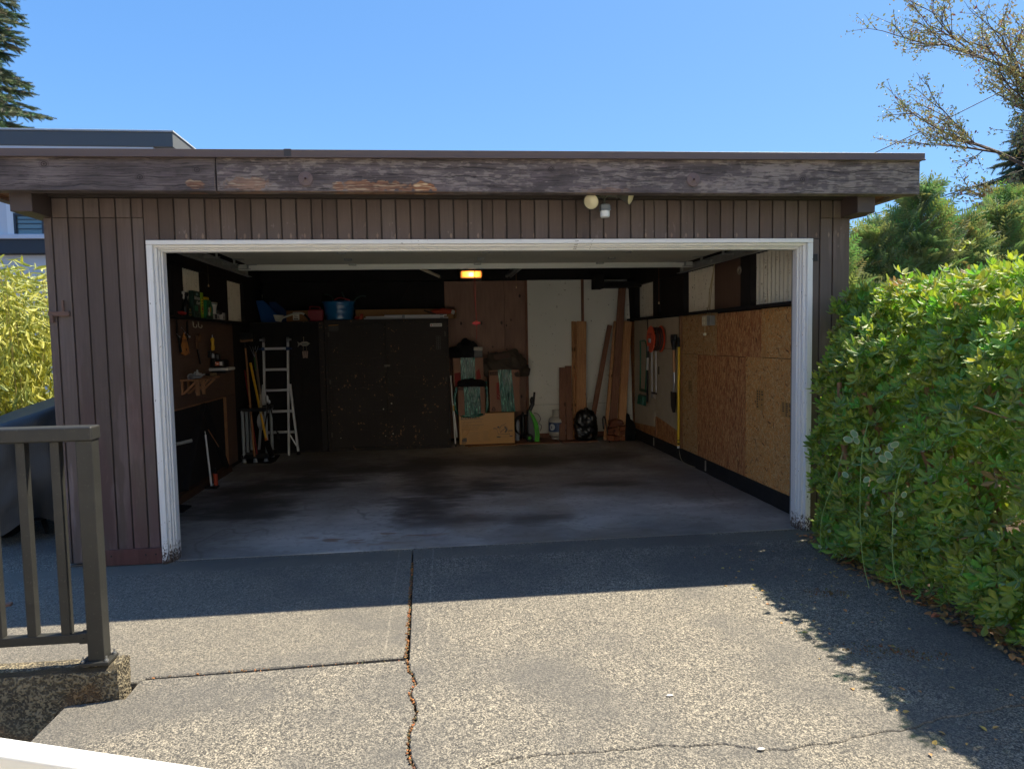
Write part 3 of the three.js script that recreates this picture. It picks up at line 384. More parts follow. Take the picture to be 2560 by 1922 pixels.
{ // flood light with motion sensor
  const f = thing('flood_light', 'twin-head flood light with a white motion sensor under the eave', 'flood light', [3.335, 2.69, 0.11]);
  const olive = M('#57564a', 0.5), bulb = M('#d9cfa8', 0.35, { clearcoat: 0.4 });
  obj('mount_plate', [xform(prep(new THREE.CylinderGeometry(0.052, 0.046, 0.022, 20)), [0, -0.005, 0]), rod([0, 0, 0], [0, -0.03, 0.01], 0.03, 0.02, 14), ball(0.006, 1, 1, 1, [-0.035, -0.018, 0.02], 8), ball(0.006, 1, 1, 1, [0.035, -0.018, 0.02], 8)], olive, f);
  const head = (arm, c, dir) => { const a = obj('arm', [rod([0, -0.012, 0.0], arm, 0.011, 0.011, 10), ball(0.015, 1, 1, 1, arm, 10)], olive, f); void a; const d = V(dir).normalize(), q = new THREE.Quaternion().setFromUnitVectors(new THREE.Vector3(0, 1, 0), d); const sh = lathe([[0, -0.095], [0.02, -0.095], [0.034, -0.07], [0.05, -0.02], [0.06, 0.0], [0.058, 0.0], [0.046, -0.02]], 24); sh.applyQuaternion(q); sh.translate(...c); const s = obj('lamp_shade', sh, olive, f); const b = lathe([[0, 0.012], [0.02, 0.011], [0.022, 0.006], [0.036, 0.006], [0.05, 0.0], [0.056, -0.006], [0.05, -0.02]], 24); b.applyQuaternion(q); b.translate(...c); obj('bulb', b, bulb, s); };
  head([-0.055, -0.025, 0.02], [-0.118, -0.075, 0.09], [-0.45, -0.35, 0.8]); head([0.1, -0.02, 0.02], [0.19, -0.035, 0.075], [0.75, -0.25, 0.5]);
  obj('sensor_stem', [rod([0, -0.02, 0.01], [0.0, -0.075, 0.02], 0.01, 0.01, 10), ball(0.014, 1, 1, 1, [0, -0.08, 0.02], 10)], olive, f);
  const sb = obj('sensor_housing', [box(0.078, 0.05, 0.07, { r: 0.016, at: [0, -0.105, 0.03] }), box(0.076, 0.012, 0.08, { r: 0.005, at: [0, -0.127, 0.036] })], M('#71787c', 0.5), f);
  obj('sensor_lens', lathe([[0, -0.05], [0.03, -0.05], [0.036, -0.042], [0.036, 0]], 20, [0, -0.13, 0.036]), M('#dfe3e2', 0.35), sb);
}
// ---------------------------------------------------------------- cabinets and what lies on them
const faceUV = (g, w, h, x0 = 0, y0 = 0) => { // print mapped once over the front (+z) face of a box placed at x0.., y0..
  const p = g.attributes.position, n = g.attributes.normal, uv = g.attributes.uv; for (let i = 0; i < p.count; i++) { if (n.getZ(i) > 0.5) uv.setXY(i, (p.getX(i) - x0) / w, (p.getY(i) - y0) / h); else uv.setXY(i, 0.97, 0.97); } return g; };
{
  const c = thing('storage_cabinet', 'tall black painted two-door cupboard with chipped paint and a latch', 'cupboard', [0.443, 0.004, -5.0]);
  obj('carcass', [bx(0, 1.794, 0.0, 1.92, -0.62, -0.022), bx(0, 0.035, 0, 1.92, -0.022, 0, { r: 0.003 }), bx(1.765, 1.794, 0, 1.92, -0.022, 0, { r: 0.003 }), bx(0.035, 1.765, 1.875, 1.92, -0.022, 0, { r: 0.003 }), bx(0.035, 1.765, 0, 0.05, -0.022, 0, { r: 0.003 }), bx(-0.005, 1.8, 1.92, 1.932, -0.62, 0.015, { r: 0.003 })], m.black, c);
  obj('door', uvBox(bx(0.039, 0.852, 0.055, 1.871, -0.02, -0.003, { r: 0.003 }), 'y', 0.1, 0), m.black, c);
  const d2 = obj('door', uvBox(bx(0.874, 1.761, 0.055, 1.871, -0.02, -0.004, { r: 0.003 }), 'y', 0.6, 0), m.black, c);
  obj('door_stile', bx(0.854, 0.872, 0.055, 1.871, -0.02, 0.006, { r: 0.003 }), m.black, c);
  obj('latch', [box(0.085, 0.03, 0.006, { r: 0.002, at: [0.885, 1.25, 0.01] }), tor(0.012, 0.004, [0.865, 1.245, 0.018])], M('#6d675e', 0.5, { metalness: 0.5 }), c);
  for (const x of [0.828, 0.905]) obj('handle', [box(0.02, 0.1, 0.006, { r: 0.002, at: [x, 1.03, 0.001] }), tube([[x, 1.06, 0.0], [x, 1.05, 0.03], [x, 1.01, 0.03], [x, 1.0, 0.0]], 0.005, 12, 6)], M('#2c2a29', 0.5, { metalness: 0.4 }), c);
  for (const [x, y] of [[0.055, 1.03], [0.055, 0.25], [1.745, 1.03], [1.745, 0.25], [1.745, 1.7], [0.055, 1.72]]) obj('hinge', box(0.022, 0.07, 0.005, { r: 0.002, at: [x, y, 0.001] }), M('#57514a', 0.5, { metalness: 0.5 }), c);
  const st = canvasTex(256, 64, 1, 1, (q, w, h) => { q.fillStyle = '#d6d2c8'; q.fillRect(0, 0, w, h); q.fillStyle = '#b8332b'; q.beginPath(); q.moveTo(14, 18); q.lineTo(30, 18); q.lineTo(38, 34); q.lineTo(58, 18); q.lineTo(40, 48); q.lineTo(28, 48); q.fill(); q.fillStyle = '#333'; q.font = 'bold 32px sans-serif'; q.fillText('YOKOHAMA', 62, 44, 182); });
  obj('sticker', faceUV(bx(1.525, 1.7, 1.812, 1.858, -0.004, -0.0025), 0.175, 0.046, 1.525, 1.812), M('#ffffff', 0.4, { map: st }), d2);
  const net = []; for (let k = 0; k < 6; k++) for (let i = 0; i < 2; i++) net.push(tor(0.018, 0.0022, [1.625 + i * 0.032, 1.49 + k * 0.033, 0.0], undefined, 6)); obj('wire_mesh', net, M('#6a6a68', 0.4, { metalness: 0.6 }), d2);
  obj('note', bx(0.06, 0.2, 1.77, 1.84, -0.003, -0.001), TM(tBlack, 0.5, 0, { color: '#ffffff' }), c); obj('pencil', rod([0.06, 1.852, 0.003], [0.2, 1.857, 0.003], 0.004, 0.004, 6), M('#c78a32', 0.5), c);
  for (const [x, y, s] of [[0.81, 0.61, 0.018], [0.93, 0.69, 0.02], [0.83, 0.21, 0.012], [0.94, 0.24, 0.016], [0.18, 0.2, 0.012]]) obj('paper_scrap', box(s, s * 0.9, 0.002, { at: [x, y, -0.001], rot: [0, 0, x * 9] }), M('#c9c2ae', 0.8), c);
  const l = thing('plywood_cabinet', 'low black plywood cupboard in the back corner behind the ladder', 'cupboard', [-0.62, 0.004, -5.02]);
  obj('carcass', [bx(0, 1.05, 0, 1.9, -0.58, -0.016), bx(0, 1.055, 1.9, 1.914, -0.6, 0.012, { r: 0.003 })], m.black, l); obj('panel', uvBox(bx(0.003, 0.968, 0.03, 1.897, -0.015, 0.0, { r: 0.003 }), 'y', 0.9, 0.4), m.blackRough, l); obj('panel', uvBox(bx(0.972, 1.048, 0.03, 1.897, -0.015, 0.002, { r: 0.003 }), 'y', 0.2, 0.4), m.black, l);
}
{ // two blue snow shovels lying on the plywood cupboard
  const mk = (lab, x, z, k, mt) => { const s = thing('snow_shovel', lab, 'shovel', [x, 1.921, z]); const pts = [[-0.13, 0.33], [-0.03, 0.33], [0.1, 0.22], [0.22, 0.06], [0.27, 0.0], [-0.045, 0.0], [-0.07, 0.1]]; const g = ext(pts.map(([a, b]) => [a * k, b * k]), 0.012, { bevel: 0.004 }); warp(g, (v) => { v.z += 0.25 * (v.x * v.x) + v.y * -0.25; }); g.computeVertexNormals(); obj('blade', g, mt, s); return s; };
  const a = mk('blue snow shovel scoop with a bent white handle lying on the low black cupboard', -0.44, -5.2, 0.97, M('#1d4f8c', 0.45));
  obj('socket', xform(ext([[0, 0], [0.14, -0.01], [0.1, -0.1], [0.03, -0.09]], 0.03, { bevel: 0.004 }), [0.14, 0.105, 0.02]), M('#c8c4b4', 0.5), a);
  obj('handle', tube([[0.2, 0.03, 0.05], [0.32, 0.075, 0.09], [0.46, 0.115, 0.12], [0.56, 0.12, 0.14], [0.6, 0.1, 0.15]], 0.014, 24, 8), M('#c9c6ba', 0.4), a); obj('grip', rod([0.6, 0.1, 0.15], [0.67, 0.02, 0.16], 0.017, 0.017, 8), m.blackRubber, a);
  mk('darker blue snow shovel scoop standing behind the other shovel scoop', -0.29, -5.33, 0.92, M('#1b3a68', 0.5));
  const cl = thing('cable_clip', 'small cream clip hooked on the dark wall above the blue shovels', 'clip', [-0.575, 2.3, -5.64]); obj('hook', tube([[0, 0.03, 0], [0.01, 0.05, 0.02], [0.01, 0.0, 0.03], [-0.004, -0.06, 0.02]], 0.006, 14, 6), m.cream, cl);
}
const cardPlain = TM(tCard, 0.85, 0.0006, { color: '#c9a27e' });
{
  const b = thing('cardboard_box', 'small cardboard box with a white shipping label between the shovels and the red can', 'box', [0.03, 1.921, -5.28]);
  obj('carton', box(0.31, 0.165, 0.2, { r: 0.004, at: [0, 0.0845, 0] }), TM(tCard, 0.85, 0, { color: '#b08a68' }), b);
  const lb = canvasTex(96, 96, 1, 1, (q) => { q.fillStyle = '#cfcabd'; q.fillRect(0, 0, 96, 96); q.fillStyle = '#4a4742'; const r = rng(3); for (let i = 0; i < 9; i++) q.fillRect(8 + r() * 20, 8 + i * 7, 20 + r() * 45, 3); q.fillRect(10, 76, 70, 12); });
  obj('label', faceUV(box(0.09, 0.115, 0.002, { at: [-0.015, 0.085, 0.1015] }), 0.09, 0.115, -0.06, 0.0275), M('#ffffff', 0.6, { map: lb }), b);
  const g = thing('gas_can', 'red plastic petrol can with a carry handle beside the blue tub', 'gas can', [0.29, 1.921, -5.25]);
  obj('can_body', box(0.225, 0.18, 0.14, { r: 0.025, at: [0, 0.09, 0] }), M('#8c2430', 0.45), g); obj('handle', tube([[-0.085, 0.17, 0], [-0.085, 0.215, 0], [0.0, 0.22, 0], [0.06, 0.21, 0], [0.065, 0.17, 0]], 0.011, 20, 8), M('#8c2430', 0.45), g); obj('cap', rod([0.085, 0.17, 0], [0.085, 0.205, 0], 0.02, 0.018, 12), m.blackPlastic, g);
  const t = thing('plastic_tub', 'ribbed blue plastic tub holding hoses on top of the black cupboard', 'tub', [0.63, 1.937, -5.24]);
  const pr = []; for (let i = 0; i <= 22; i++) { const y = i / 22 * 0.26, r = 0.195 + y * 0.14; pr.push([r + 0.004 * Math.max(0, Math.sin(y / 0.26 * 6.283 * 3.5)), y]); } pr.push([0.246, 0.262], [0.246, 0.272], [0.228, 0.272], [0.19, 0.01], [0, 0.01]); const tg = lathe([[0, 0], ...pr], 40); tg.scale(1, 1, 0.9); obj('tub_shell', tg, M('#1668a0', 0.3, { clearcoat: 0.5 }), t);
  obj('rim', tor(0.24, 0.008, [0, 0.268, 0], [Math.PI / 2, 0, 0], 36).scale(1, 1, 0.9), M('#10487a', 0.4), t);
  const h = thing('garden_hose', 'dark green hose ends poking out of the blue tub', 'hose', [0.63, 2.1, -5.24]); obj('hose', [tube([[-0.1, 0.0, 0], [-0.09, 0.16, 0.0], [-0.14, 0.21, 0], [-0.2, 0.22, 0.02]], 0.009, 20, 7), tube([[0.07, 0, 0], [0.09, 0.15, 0], [0.06, 0.22, 0.02], [0.05, 0.25, 0.02]], 0.01, 20, 7), tube([[0.22, 0.09, 0.05], [0.27, 0.16, 0.05], [0.34, 0.19, 0.04], [0.4, 0.185, 0.03]], 0.009, 20, 7)], M('#24423a', 0.5), h); obj('rope', tube([[-0.05, 0.13, 0.1], [0.02, 0.16, 0.12], [0.12, 0.14, 0.12], [0.17, 0.125, 0.08]], 0.01, 20, 6), M('#9a3a44', 0.8), h);
  const lb2 = thing('long_carton', 'long flat cardboard carton lying behind the tent poles on the cupboard', 'box', [1.59, 1.937, -5.42]); obj('carton', box(1.47, 0.155, 0.16, { r: 0.004, at: [0, 0.0785, 0] }), cardPlain, lb2); obj('flap', box(0.02, 0.15, 0.13, { at: [0.742, 0.08, 0.03], rot: [0, 0.5, 0] }), cardPlain, lb2);
  const tp = thing('tent_poles', 'bundle of silver tent poles with orange end caps on the black cupboard', 'poles', [1.0, 1.937, -5.12]);
  [[0, 0.012, 1.22], [0.03, 0.034, 1.1], [0.1, 0.012, 1.14], [0.12, 0.034, 1.06], [0.3, 0.052, 0.92]].forEach(([x, y, l], i) => obj('pole', rod([x, y, i % 2 * 0.03], [x + l, y - 0.002, i % 2 * 0.03 + 0.02], 0.0105, 0.0105, 8), m.alu, tp));
  obj('pole_clamp', [box(0.04, 0.06, 0.07, { r: 0.006, at: [0.58, 0.035, 0.02] }), box(0.05, 0.06, 0.07, { r: 0.006, at: [1.14, 0.035, 0.02] })], m.greyPlastic, tp);
  obj('end_cap', [ball(0.03, 1.2, 0.9, 1, [-0.1, 0.028, 0.02]), box(0.05, 0.05, 0.05, { r: 0.01, at: [-0.04, 0.03, 0.02], rot: [0, 0, 0.6] }), ball(0.026, 1, 1, 1, [-0.03, 0.062, 0.01])], M('#b5442c', 0.5), tp);
  const tb = thing('tool_bag', 'orange fabric tool roll at the right end of the cupboard top', 'bag', [2.16, 2.0, -5.2]); obj('bag_cloth', smooth(new THREE.SphereGeometry(0.1, 28, 18), (v) => { const n = vn(v.x * 30 + 9, v.y * 30 + 9, 99, 99, 8); v.multiplyScalar(0.85 + n * 0.4); v.x *= 1.7; v.y *= 0.42; v.z *= 0.7; v.y += 0.045; }), M('#b0452e', 0.7), tb); obj('buckle', box(0.05, 0.06, 0.02, { r: 0.006, at: [0.155, 0.03, 0.05], rot: [0, 0.3, -0.3] }), M('#b8b4ac', 0.4), tb); obj('strap', bar([-0.28, 0.06, 0.06], [-0.1, 0.0, 0.06], 0.02, 0.006), m.blackRubber, tb);
}
{ // wooden fish ornament
  const f = thing('fish_ornament', 'small wooden fish ornament hung on the black cupboard right of the ladder', 'ornament', [0.145, 1.4, -4.995]);
  obj('fish', ext([[-0.09, 0.23], [-0.06, 0.205], [-0.02, 0.225], [0.04, 0.228], [0.085, 0.2], [0.045, 0.168], [-0.015, 0.168], [-0.055, 0.19], [-0.085, 0.155], [-0.075, 0.195]], 0.008, { bevel: 0.003 }), M('#8f8a7c', 0.7), f); obj('fin', box(0.07, 0.012, 0.006, { at: [0.01, 0.192, 0.014] }), M('#4c5a58', 0.7), f);
  obj('tassel', [box(0.022, 0.1, 0.008, { r: 0.003, at: [-0.012, 0.04, 0.004], rot: [0, 0, 0.1] }), box(0.022, 0.1, 0.008, { r: 0.003, at: [0.014, 0.045, 0.006] }), box(0.022, 0.1, 0.008, { r: 0.003, at: [0.04, 0.04, 0.004], rot: [0, 0, -0.1] })], M('#9a8478', 0.8), f); obj('string', [rod([0, 0.225, 0.004], [0, 0.29, 0.002], 0.002, 0.002, 5), rod([-0.012, 0.09, 0.004], [-0.01, 0.168, 0.004], 0.0015, 0.0015, 4), rod([0.04, 0.09, 0.004], [0.03, 0.17, 0.004], 0.0015, 0.0015, 4), ball(0.008, 1, 1, 1, [0, 0.29, 0.004], 8)], M('#b9a888', 0.7), f);
}
{ // folding aluminium ladder, open on its side rails
  const l = thing('folding_ladder', 'silver folding ladder leaning on the black cupboards', 'ladder', [-0.24, 0.004, -4.88]);
  const W = 0.17, zt = -0.07; const up = (x) => [bar([x, 0.66, 0.0], [x, 1.62, zt], 0.026, 0.06, { r: 0.004 })];
  obj('side_rail', up(-W), m.alu, l); obj('side_rail', [bar([W - 0.02, 0.0, 0.06], [W, 1.62, zt], 0.026, 0.06, { r: 0.004 })], m.alu, l);
  obj('side_rail', bar([-W - 0.005, 0.0, 0.06], [-W, 0.7, 0.0], 0.026, 0.06, { r: 0.004 }), m.blackMetal, l);
  obj('flared_leg', bar([W + 0.105, 0.05, 0.02], [W + 0.015, 1.02, -0.03], 0.03, 0.05, { r: 0.004 }), m.alu, l); obj('flared_leg', bar([-W - 0.105, 0.05, 0.02], [-W - 0.015, 1.02, -0.03], 0.03, 0.05, { r: 0.004 }), m.alu, l);
  for (const [y, x1] of [[1.53, W], [1.23, W], [0.935, W + 0.02], [0.63, W + 0.05], [0.33, W + 0.08]]) { const z = -0.07 * y / 1.6 + 0.02; obj('rung', [box(W + x1, 0.032, 0.032, { r: 0.006, at: [(x1 - W) / 2, y, z] }), box(W + x1, 0.006, 0.05, { r: 0.002, at: [(x1 - W) / 2, y + 0.017, z] }), xform(rod([0, 0, 0], [0.05, 0, 0], 0.017, 0.026, 10), [x1 - 0.05, y, z])], m.alu, l); }
  for (const s of [-1, 1]) { obj('hinge', [xform(prep(new THREE.CylinderGeometry(0.038, 0.038, 0.03, 18)), [s * W, 1.66, -0.07], [0, 0, Math.PI / 2]), rod([s * W, 1.66, -0.07], [s * (W + 0.05), 1.66, -0.07], 0.012, 0.018, 10)], m.steel, l); obj('lock_knob', [box(0.04, 0.05, 0.07, { r: 0.006, at: [s * W, 1.53, -0.04] }), rod([s * (W + 0.015), 1.53, -0.03], [s * (W + 0.06), 1.53, -0.03], 0.008, 0.012, 8)], m.navy, l); }
  obj('foot', box(0.05, 0.05, 0.07, { r: 0.01, at: [W + 0.11, 0.025, 0.02] }), m.blackRubber, l); obj('brace', bar([W, 0.3, 0.05], [W + 0.085, 0.13, 0.03], 0.018, 0.01, { r: 0.002 }), m.alu, l);
}
{ // rack of long-handled tools on a black mat
  const mat = tag(obj('floor_mat', slab([[-0.6, -4.28], [-0.2, -4.2], [-0.17, -4.35], [-0.22, -4.84], [-0.6, -4.84]], 0.012, 0.01, 0.002), m.blackRubber), 'black rubber mat under the tool rack', 'mat'); void mat;
  const r = thing('tool_rack', 'freestanding tool rack of grey tubes and black plastic on the rubber mat', 'tool rack', [-0.42, 0.013, -4.52]);
  const pos = [[-0.15, 0.22], [-0.15, 0.02], [-0.15, -0.18], [0.13, 0.12], [0.13, -0.18], [0.1, 0.24]];
  pos.slice(0, 5).forEach(([x, z]) => obj('tube', rod([x, 0.07, z], [x, 0.7, z], 0.021, 0.021, 14), M('#9aa2a8', 0.45), r));
  obj('top_frame', [box(0.36, 0.05, 0.06, { r: 0.01, at: [-0.01, 0.71, 0.2] }), box(0.36, 0.05, 0.06, { r: 0.01, at: [-0.01, 0.71, -0.18] }), box(0.06, 0.05, 0.44, { r: 0.01, at: [-0.15, 0.71, 0.02] }), box(0.06, 0.05, 0.44, { r: 0.01, at: [0.13, 0.71, 0.02] }), box(0.34, 0.04, 0.05, { r: 0.01, at: [-0.01, 0.71, 0.02] })], m.blackPlastic, r);
  obj('base_frame', [box(0.37, 0.06, 0.44, { r: 0.012, at: [-0.01, 0.075, 0.02] })], m.blackPlastic, r);
  for (const [x, z] of [[-0.15, 0.22], [0.13, 0.2], [0.0, 0.24], [-0.15, -0.18], [0.13, -0.18]]) obj('foot', rod([x, 0, z], [x, 0.05, z], 0.034, 0.02, 12), m.greyPlastic, r);
  const tool = (name, label, cat, a, b, rad, mt, extra) => { const t = thing(name, label, cat, [a[0], a[1], a[2]]); const d = [b[0] - a[0], b[1] - a[1], b[2] - a[2]]; obj('handle', rod([0, 0, 0], d, rad, rad, 10), mt, t); if (extra) extra(t, d); return t; };
  tool('push_broom', 'wooden-handled broom with its bent wooden head up in the tool rack', 'broom', [-0.43, 0.09, -4.28], [-0.57, 1.55, -4.6], 0.013, M('#a8744a', 0.6), (t, d) => { obj('head', [bar([d[0] - 0.12, d[1] + 0.14, d[2]], [d[0] - 0.05, d[1] + 0.1, d[2]], 0.03, 0.035), bar([d[0] - 0.05, d[1] + 0.1, d[2]], [d[0] + 0.1, d[1] + 0.11, d[2]], 0.03, 0.035)], M('#8a6548', 0.7), t); obj('bristles', box(0.2, 0.09, 0.04, { r: 0.01, at: [d[0], d[1] + 0.17, d[2]] }), m.blackRubber, t); obj('ferrule', rod(d, [d[0], d[1] + 0.11, d[2]], 0.012, 0.012, 8), m.blackMetal, t); });
  tool('yellow_shovel', 'yellow-handled shovel standing in the tool rack', 'shovel', [-0.27, 0.3, -4.3], [-0.5, 1.35, -4.55], 0.016, M('#d8a420', 0.4), (t) => { obj('blade', bar([0.0, 0.0, 0], [0.07, -0.22, 0.02], 0.1, 0.012, { r: 0.004 }), m.blackMetal, t); obj('collar', rod([0, 0, 0], [-0.006, 0.03, -0.005], 0.019, 0.019, 10), M('#c86a20', 0.5), t); });
  tool('red_rake', 'thin red-handled rake standing in the tool rack', 'rake', [-0.41, 0.1, -4.34], [-0.6, 1.25, -4.62], 0.01, M('#8e1f26', 0.5)); tool('grey_hoe', 'slim bare-wood hoe handle leaning in the tool rack', 'hoe', [-0.3, 0.2, -4.42], [-0.47, 1.5, -4.72], 0.011, M('#7d6a56', 0.7), (t, d) => obj('blade', tube([d, [d[0] - 0.02, d[1] + 0.06, d[2]], [d[0] - 0.05, d[1] + 0.1, d[2]], [d[0] - 0.11, d[1] + 0.11, d[2]]], 0.007, 12, 6), m.blackMetal, t));
  tool('leaf_rake', 'green-collared leaf rake standing at the back of the tool rack', 'rake', [-0.34, 0.15, -4.6], [-0.5, 1.42, -4.78], 0.011, M('#68604e', 0.7), (t, d) => { obj('collar', rod([d[0] * 0.86, d[1] * 0.86, d[2] * 0.86], d, 0.015, 0.013, 8), M('#3c6a34', 0.5), t); obj('tines', [0, 1, 2, 3].map((i) => rod(d, [d[0] - 0.06 + i * 0.04, d[1] + 0.16, d[2]], 0.003, 0.003, 4)), m.greyPlastic, t); });
  const lp = thing('lopper', 'black loppers with a bare metal head hooked on the rack in front of the ladder', 'loppers', [-0.26, 0.3, -4.36]); obj('handle', [rod([0.13, 0.06, 0], [0.04, 0.48, 0], 0.009, 0.009, 8), rod([-0.06, 0.06, 0], [0.02, 0.48, 0], 0.009, 0.009, 8)], m.blackRubber, lp); obj('blade', [ball(0.035, 0.7, 1.6, 0.3, [0.01, 0.56, 0.02]), ball(0.025, 0.8, 1.3, 0.3, [0.035, 0.52, 0.02])], m.steel, lp); obj('grip', rod([0.14, 0.0, 0], [0.13, 0.1, 0], 0.014, 0.014, 8), m.blackRubber, lp);
  const tr = thing('steel_trowel', 'shiny metal spade head hanging inside the tool rack', 'spade', [-0.35, 0.3, -4.38]); obj('blade', smooth(new THREE.SphereGeometry(0.05, 14, 10), (v) => { v.y *= 2.4; v.z *= 0.22; v.z += v.x * v.x * 6; v.y += 0.25; }), m.steel, tr); obj('handle', rod([0, 0.36, 0], [0.0, 0.62, -0.04], 0.014, 0.014, 8), M('#a99a80', 0.6), tr);
}
{ // foot pump / lance by the left wall, loose pipe, mat
  const p = thing('bottle_jack', 'jack with a long silver lever and orange body on the floor by the left wall', 'jack', [-0.5, 0.004, -2.72]);
  obj('base', box(0.15, 0.025, 0.1, { r: 0.008, at: [0.0, 0.0125, 0.02] }), m.blackMetal, p); obj('lever', rod([0.0, 0.02, 0.02], [-0.045, 0.6, 0.0], 0.012, 0.011, 12), m.alu, p); obj('cylinder', rod([0.05, 0.03, 0.02], [0.048, 0.16, 0.02], 0.022, 0.022, 14), M('#c24a2c', 0.4), p); obj('ram', rod([0.05, 0.16, 0.02], [0.047, 0.22, 0.02], 0.015, 0.015, 10), m.blackMetal, p); obj('tip', rod([-0.045, 0.6, 0], [-0.047, 0.64, 0], 0.005, 0.004, 6), m.steel, p);
  const q = thing('wall_pipe', 'short grey pipe stub sticking out of the lower left wall', 'pipe', [-0.62, 0.615, -2.1]); obj('pipe', rod([0, -0.01, 0.06], [0.1, 0.0, -0.1], 0.018, 0.018, 12), M('#9b9b96', 0.45), q);
  const k = tag(obj('rubber_sheet', slab([[-0.6, -1.9], [-0.42, -1.82], [-0.41, -1.57], [-0.52, -1.5], [-0.6, -1.55]], 0.016, 0.012, 0.002), m.blackRubber), 'black rubber sheet lying by the foot of the left jamb', 'mat'); void k;
  const st = thing('walking_stick', 'thin bare stick leaning on the lower left wall', 'stick', [-0.57, 0.09, -3.25]); obj('stick', rod([0, 0.3, 0], [0.0, 0.55, 0.35], 0.006, 0.006, 6), m.stud, st);
}
{ // fold-down shelf on the left wall with gloves and a boxed tool
  const s = thing('bracket_shelf', 'bare wooden bracket shelf fixed to the brown left wall', 'shelf', [-0.62, 1.23, -2.6]);
  obj('plank', box(0.19, 0.02, 0.72, { r: 0.003, at: [0.095, 0.012, 0], grain: 'z', u: 1 }), m.stud, s);
  for (const z of [-0.3, -0.1, 0.14, 0.32]) obj('bracket', [box(0.03, 0.15, 0.03, { r: 0.003, at: [z > 0 ? 0.165 : 0.015, -0.075, z] }), bar([0.02, -0.13, z], [0.15, -0.005, z], 0.022, 0.022), box(0.02, 0.14, 0.03, { at: [0.01, -0.07, z] })], m.stud, s);
  const g = thing('work_gloves', 'pair of light grey work gloves lying on the bracket shelf', 'gloves', [-0.53, 1.253, -2.42]);
  const gl = M('#b9bcbe', 0.85); obj('glove', [ball(0.06, 1, 0.35, 1.5, [0, 0.02, 0]), ...[0, 1, 2, 3].map((i) => rod([-0.03 + i * 0.02, 0.025, -0.06], [-0.045 + i * 0.03, 0.06 - i * 0.008, -0.16 - (i % 2) * 0.02], 0.012, 0.009, 8)), rod([0.03, 0.03, 0.02], [0.02, 0.085, -0.03], 0.012, 0.01, 8)], gl, g); obj('glove', [ball(0.06, 1.1, 0.3, 1.3, [0.03, 0.018, 0.06]), tor(0.03, 0.008, [0.01, 0.025, 0.14], [0.3, 0.4, 0])], M('#8a8d90', 0.85), g);
  const hm = thing('small_mallet', 'small wooden mallet head at the end of the bracket shelf', 'mallet', [-0.5, 1.253, -2.86]); obj('head', rod([0, 0.02, 0], [0.06, 0.02, 0], 0.02, 0.02, 12), M('#8d7452', 0.6), hm); obj('handle', rod([-0.02, 0.02, 0], [-0.08, 0.02, -0.04], 0.008, 0.008, 8), m.blackRubber, hm);
  const t = thing('tool_tray', 'white wall-mounted tray holding a black power tool with an orange label', 'tray', [-0.62, 1.3, -3.32]);
  obj('tray', [box(0.22, 0.035, 0.3, { r: 0.01, at: [0.11, 0.018, 0] })], M('#cfd0cc', 0.45), t); obj('under_bracket', [box(0.16, 0.03, 0.24, { r: 0.005, at: [0.1, -0.017, 0] })], m.blackMetal, t);
  const w = thing('power_tool', 'black power tool with an orange label standing in the white tray', 'power tool', [-0.52, 1.336, -3.3]); const wl = canvasTex(64, 32, 1, 1, (q) => { q.fillStyle = '#c8603a'; q.fillRect(0, 0, 42, 32); q.fillStyle = '#d8d4cc'; q.fillRect(44, 0, 20, 32); q.fillStyle = '#e9d8c8'; q.fillRect(5, 5, 14, 9); q.fillRect(22, 14, 14, 8); });
  obj('motor_body', [box(0.14, 0.09, 0.2, { r: 0.02, at: [0, 0.045, 0] }), box(0.07, 0.1, 0.08, { r: 0.02, at: [-0.03, 0.12, 0.02] })], m.blackPlastic, w); obj('label', faceUV(box(0.1, 0.045, 0.002, { at: [0.0, 0.05, 0.101] }), 0.1, 0.045, -0.05, 0.0275), M('#ffffff', 0.5, { map: wl }), w);
  const d = thing('yellow_tool', 'yellow-handled tool hanging in a black wall clip on the brown left wall', 'hand tool', [-0.6, 1.5, -3.2]); obj('handle', lathe([[0, 0.04], [0.018, 0.045], [0.022, 0.08], [0.016, 0.12], [0.022, 0.17], [0.014, 0.19], [0, 0.192]], 14, [0.03, 0, 0]), M('#d6a516', 0.4), d); obj('shaft', [rod([0.03, 0.19, 0], [0.03, 0.225, 0], 0.004, 0.004, 6), box(0.03, 0.06, 0.04, { r: 0.006, at: [0.03, -0.02, 0] })], m.steel, d); obj('clip', [box(0.04, 0.08, 0.12, { r: 0.006, at: [0.005, 0.0, 0] }), box(0.04, 0.08, 0.05, { r: 0.006, at: [0.03, -0.1, -0.01] })], m.blackPlastic, d);
}
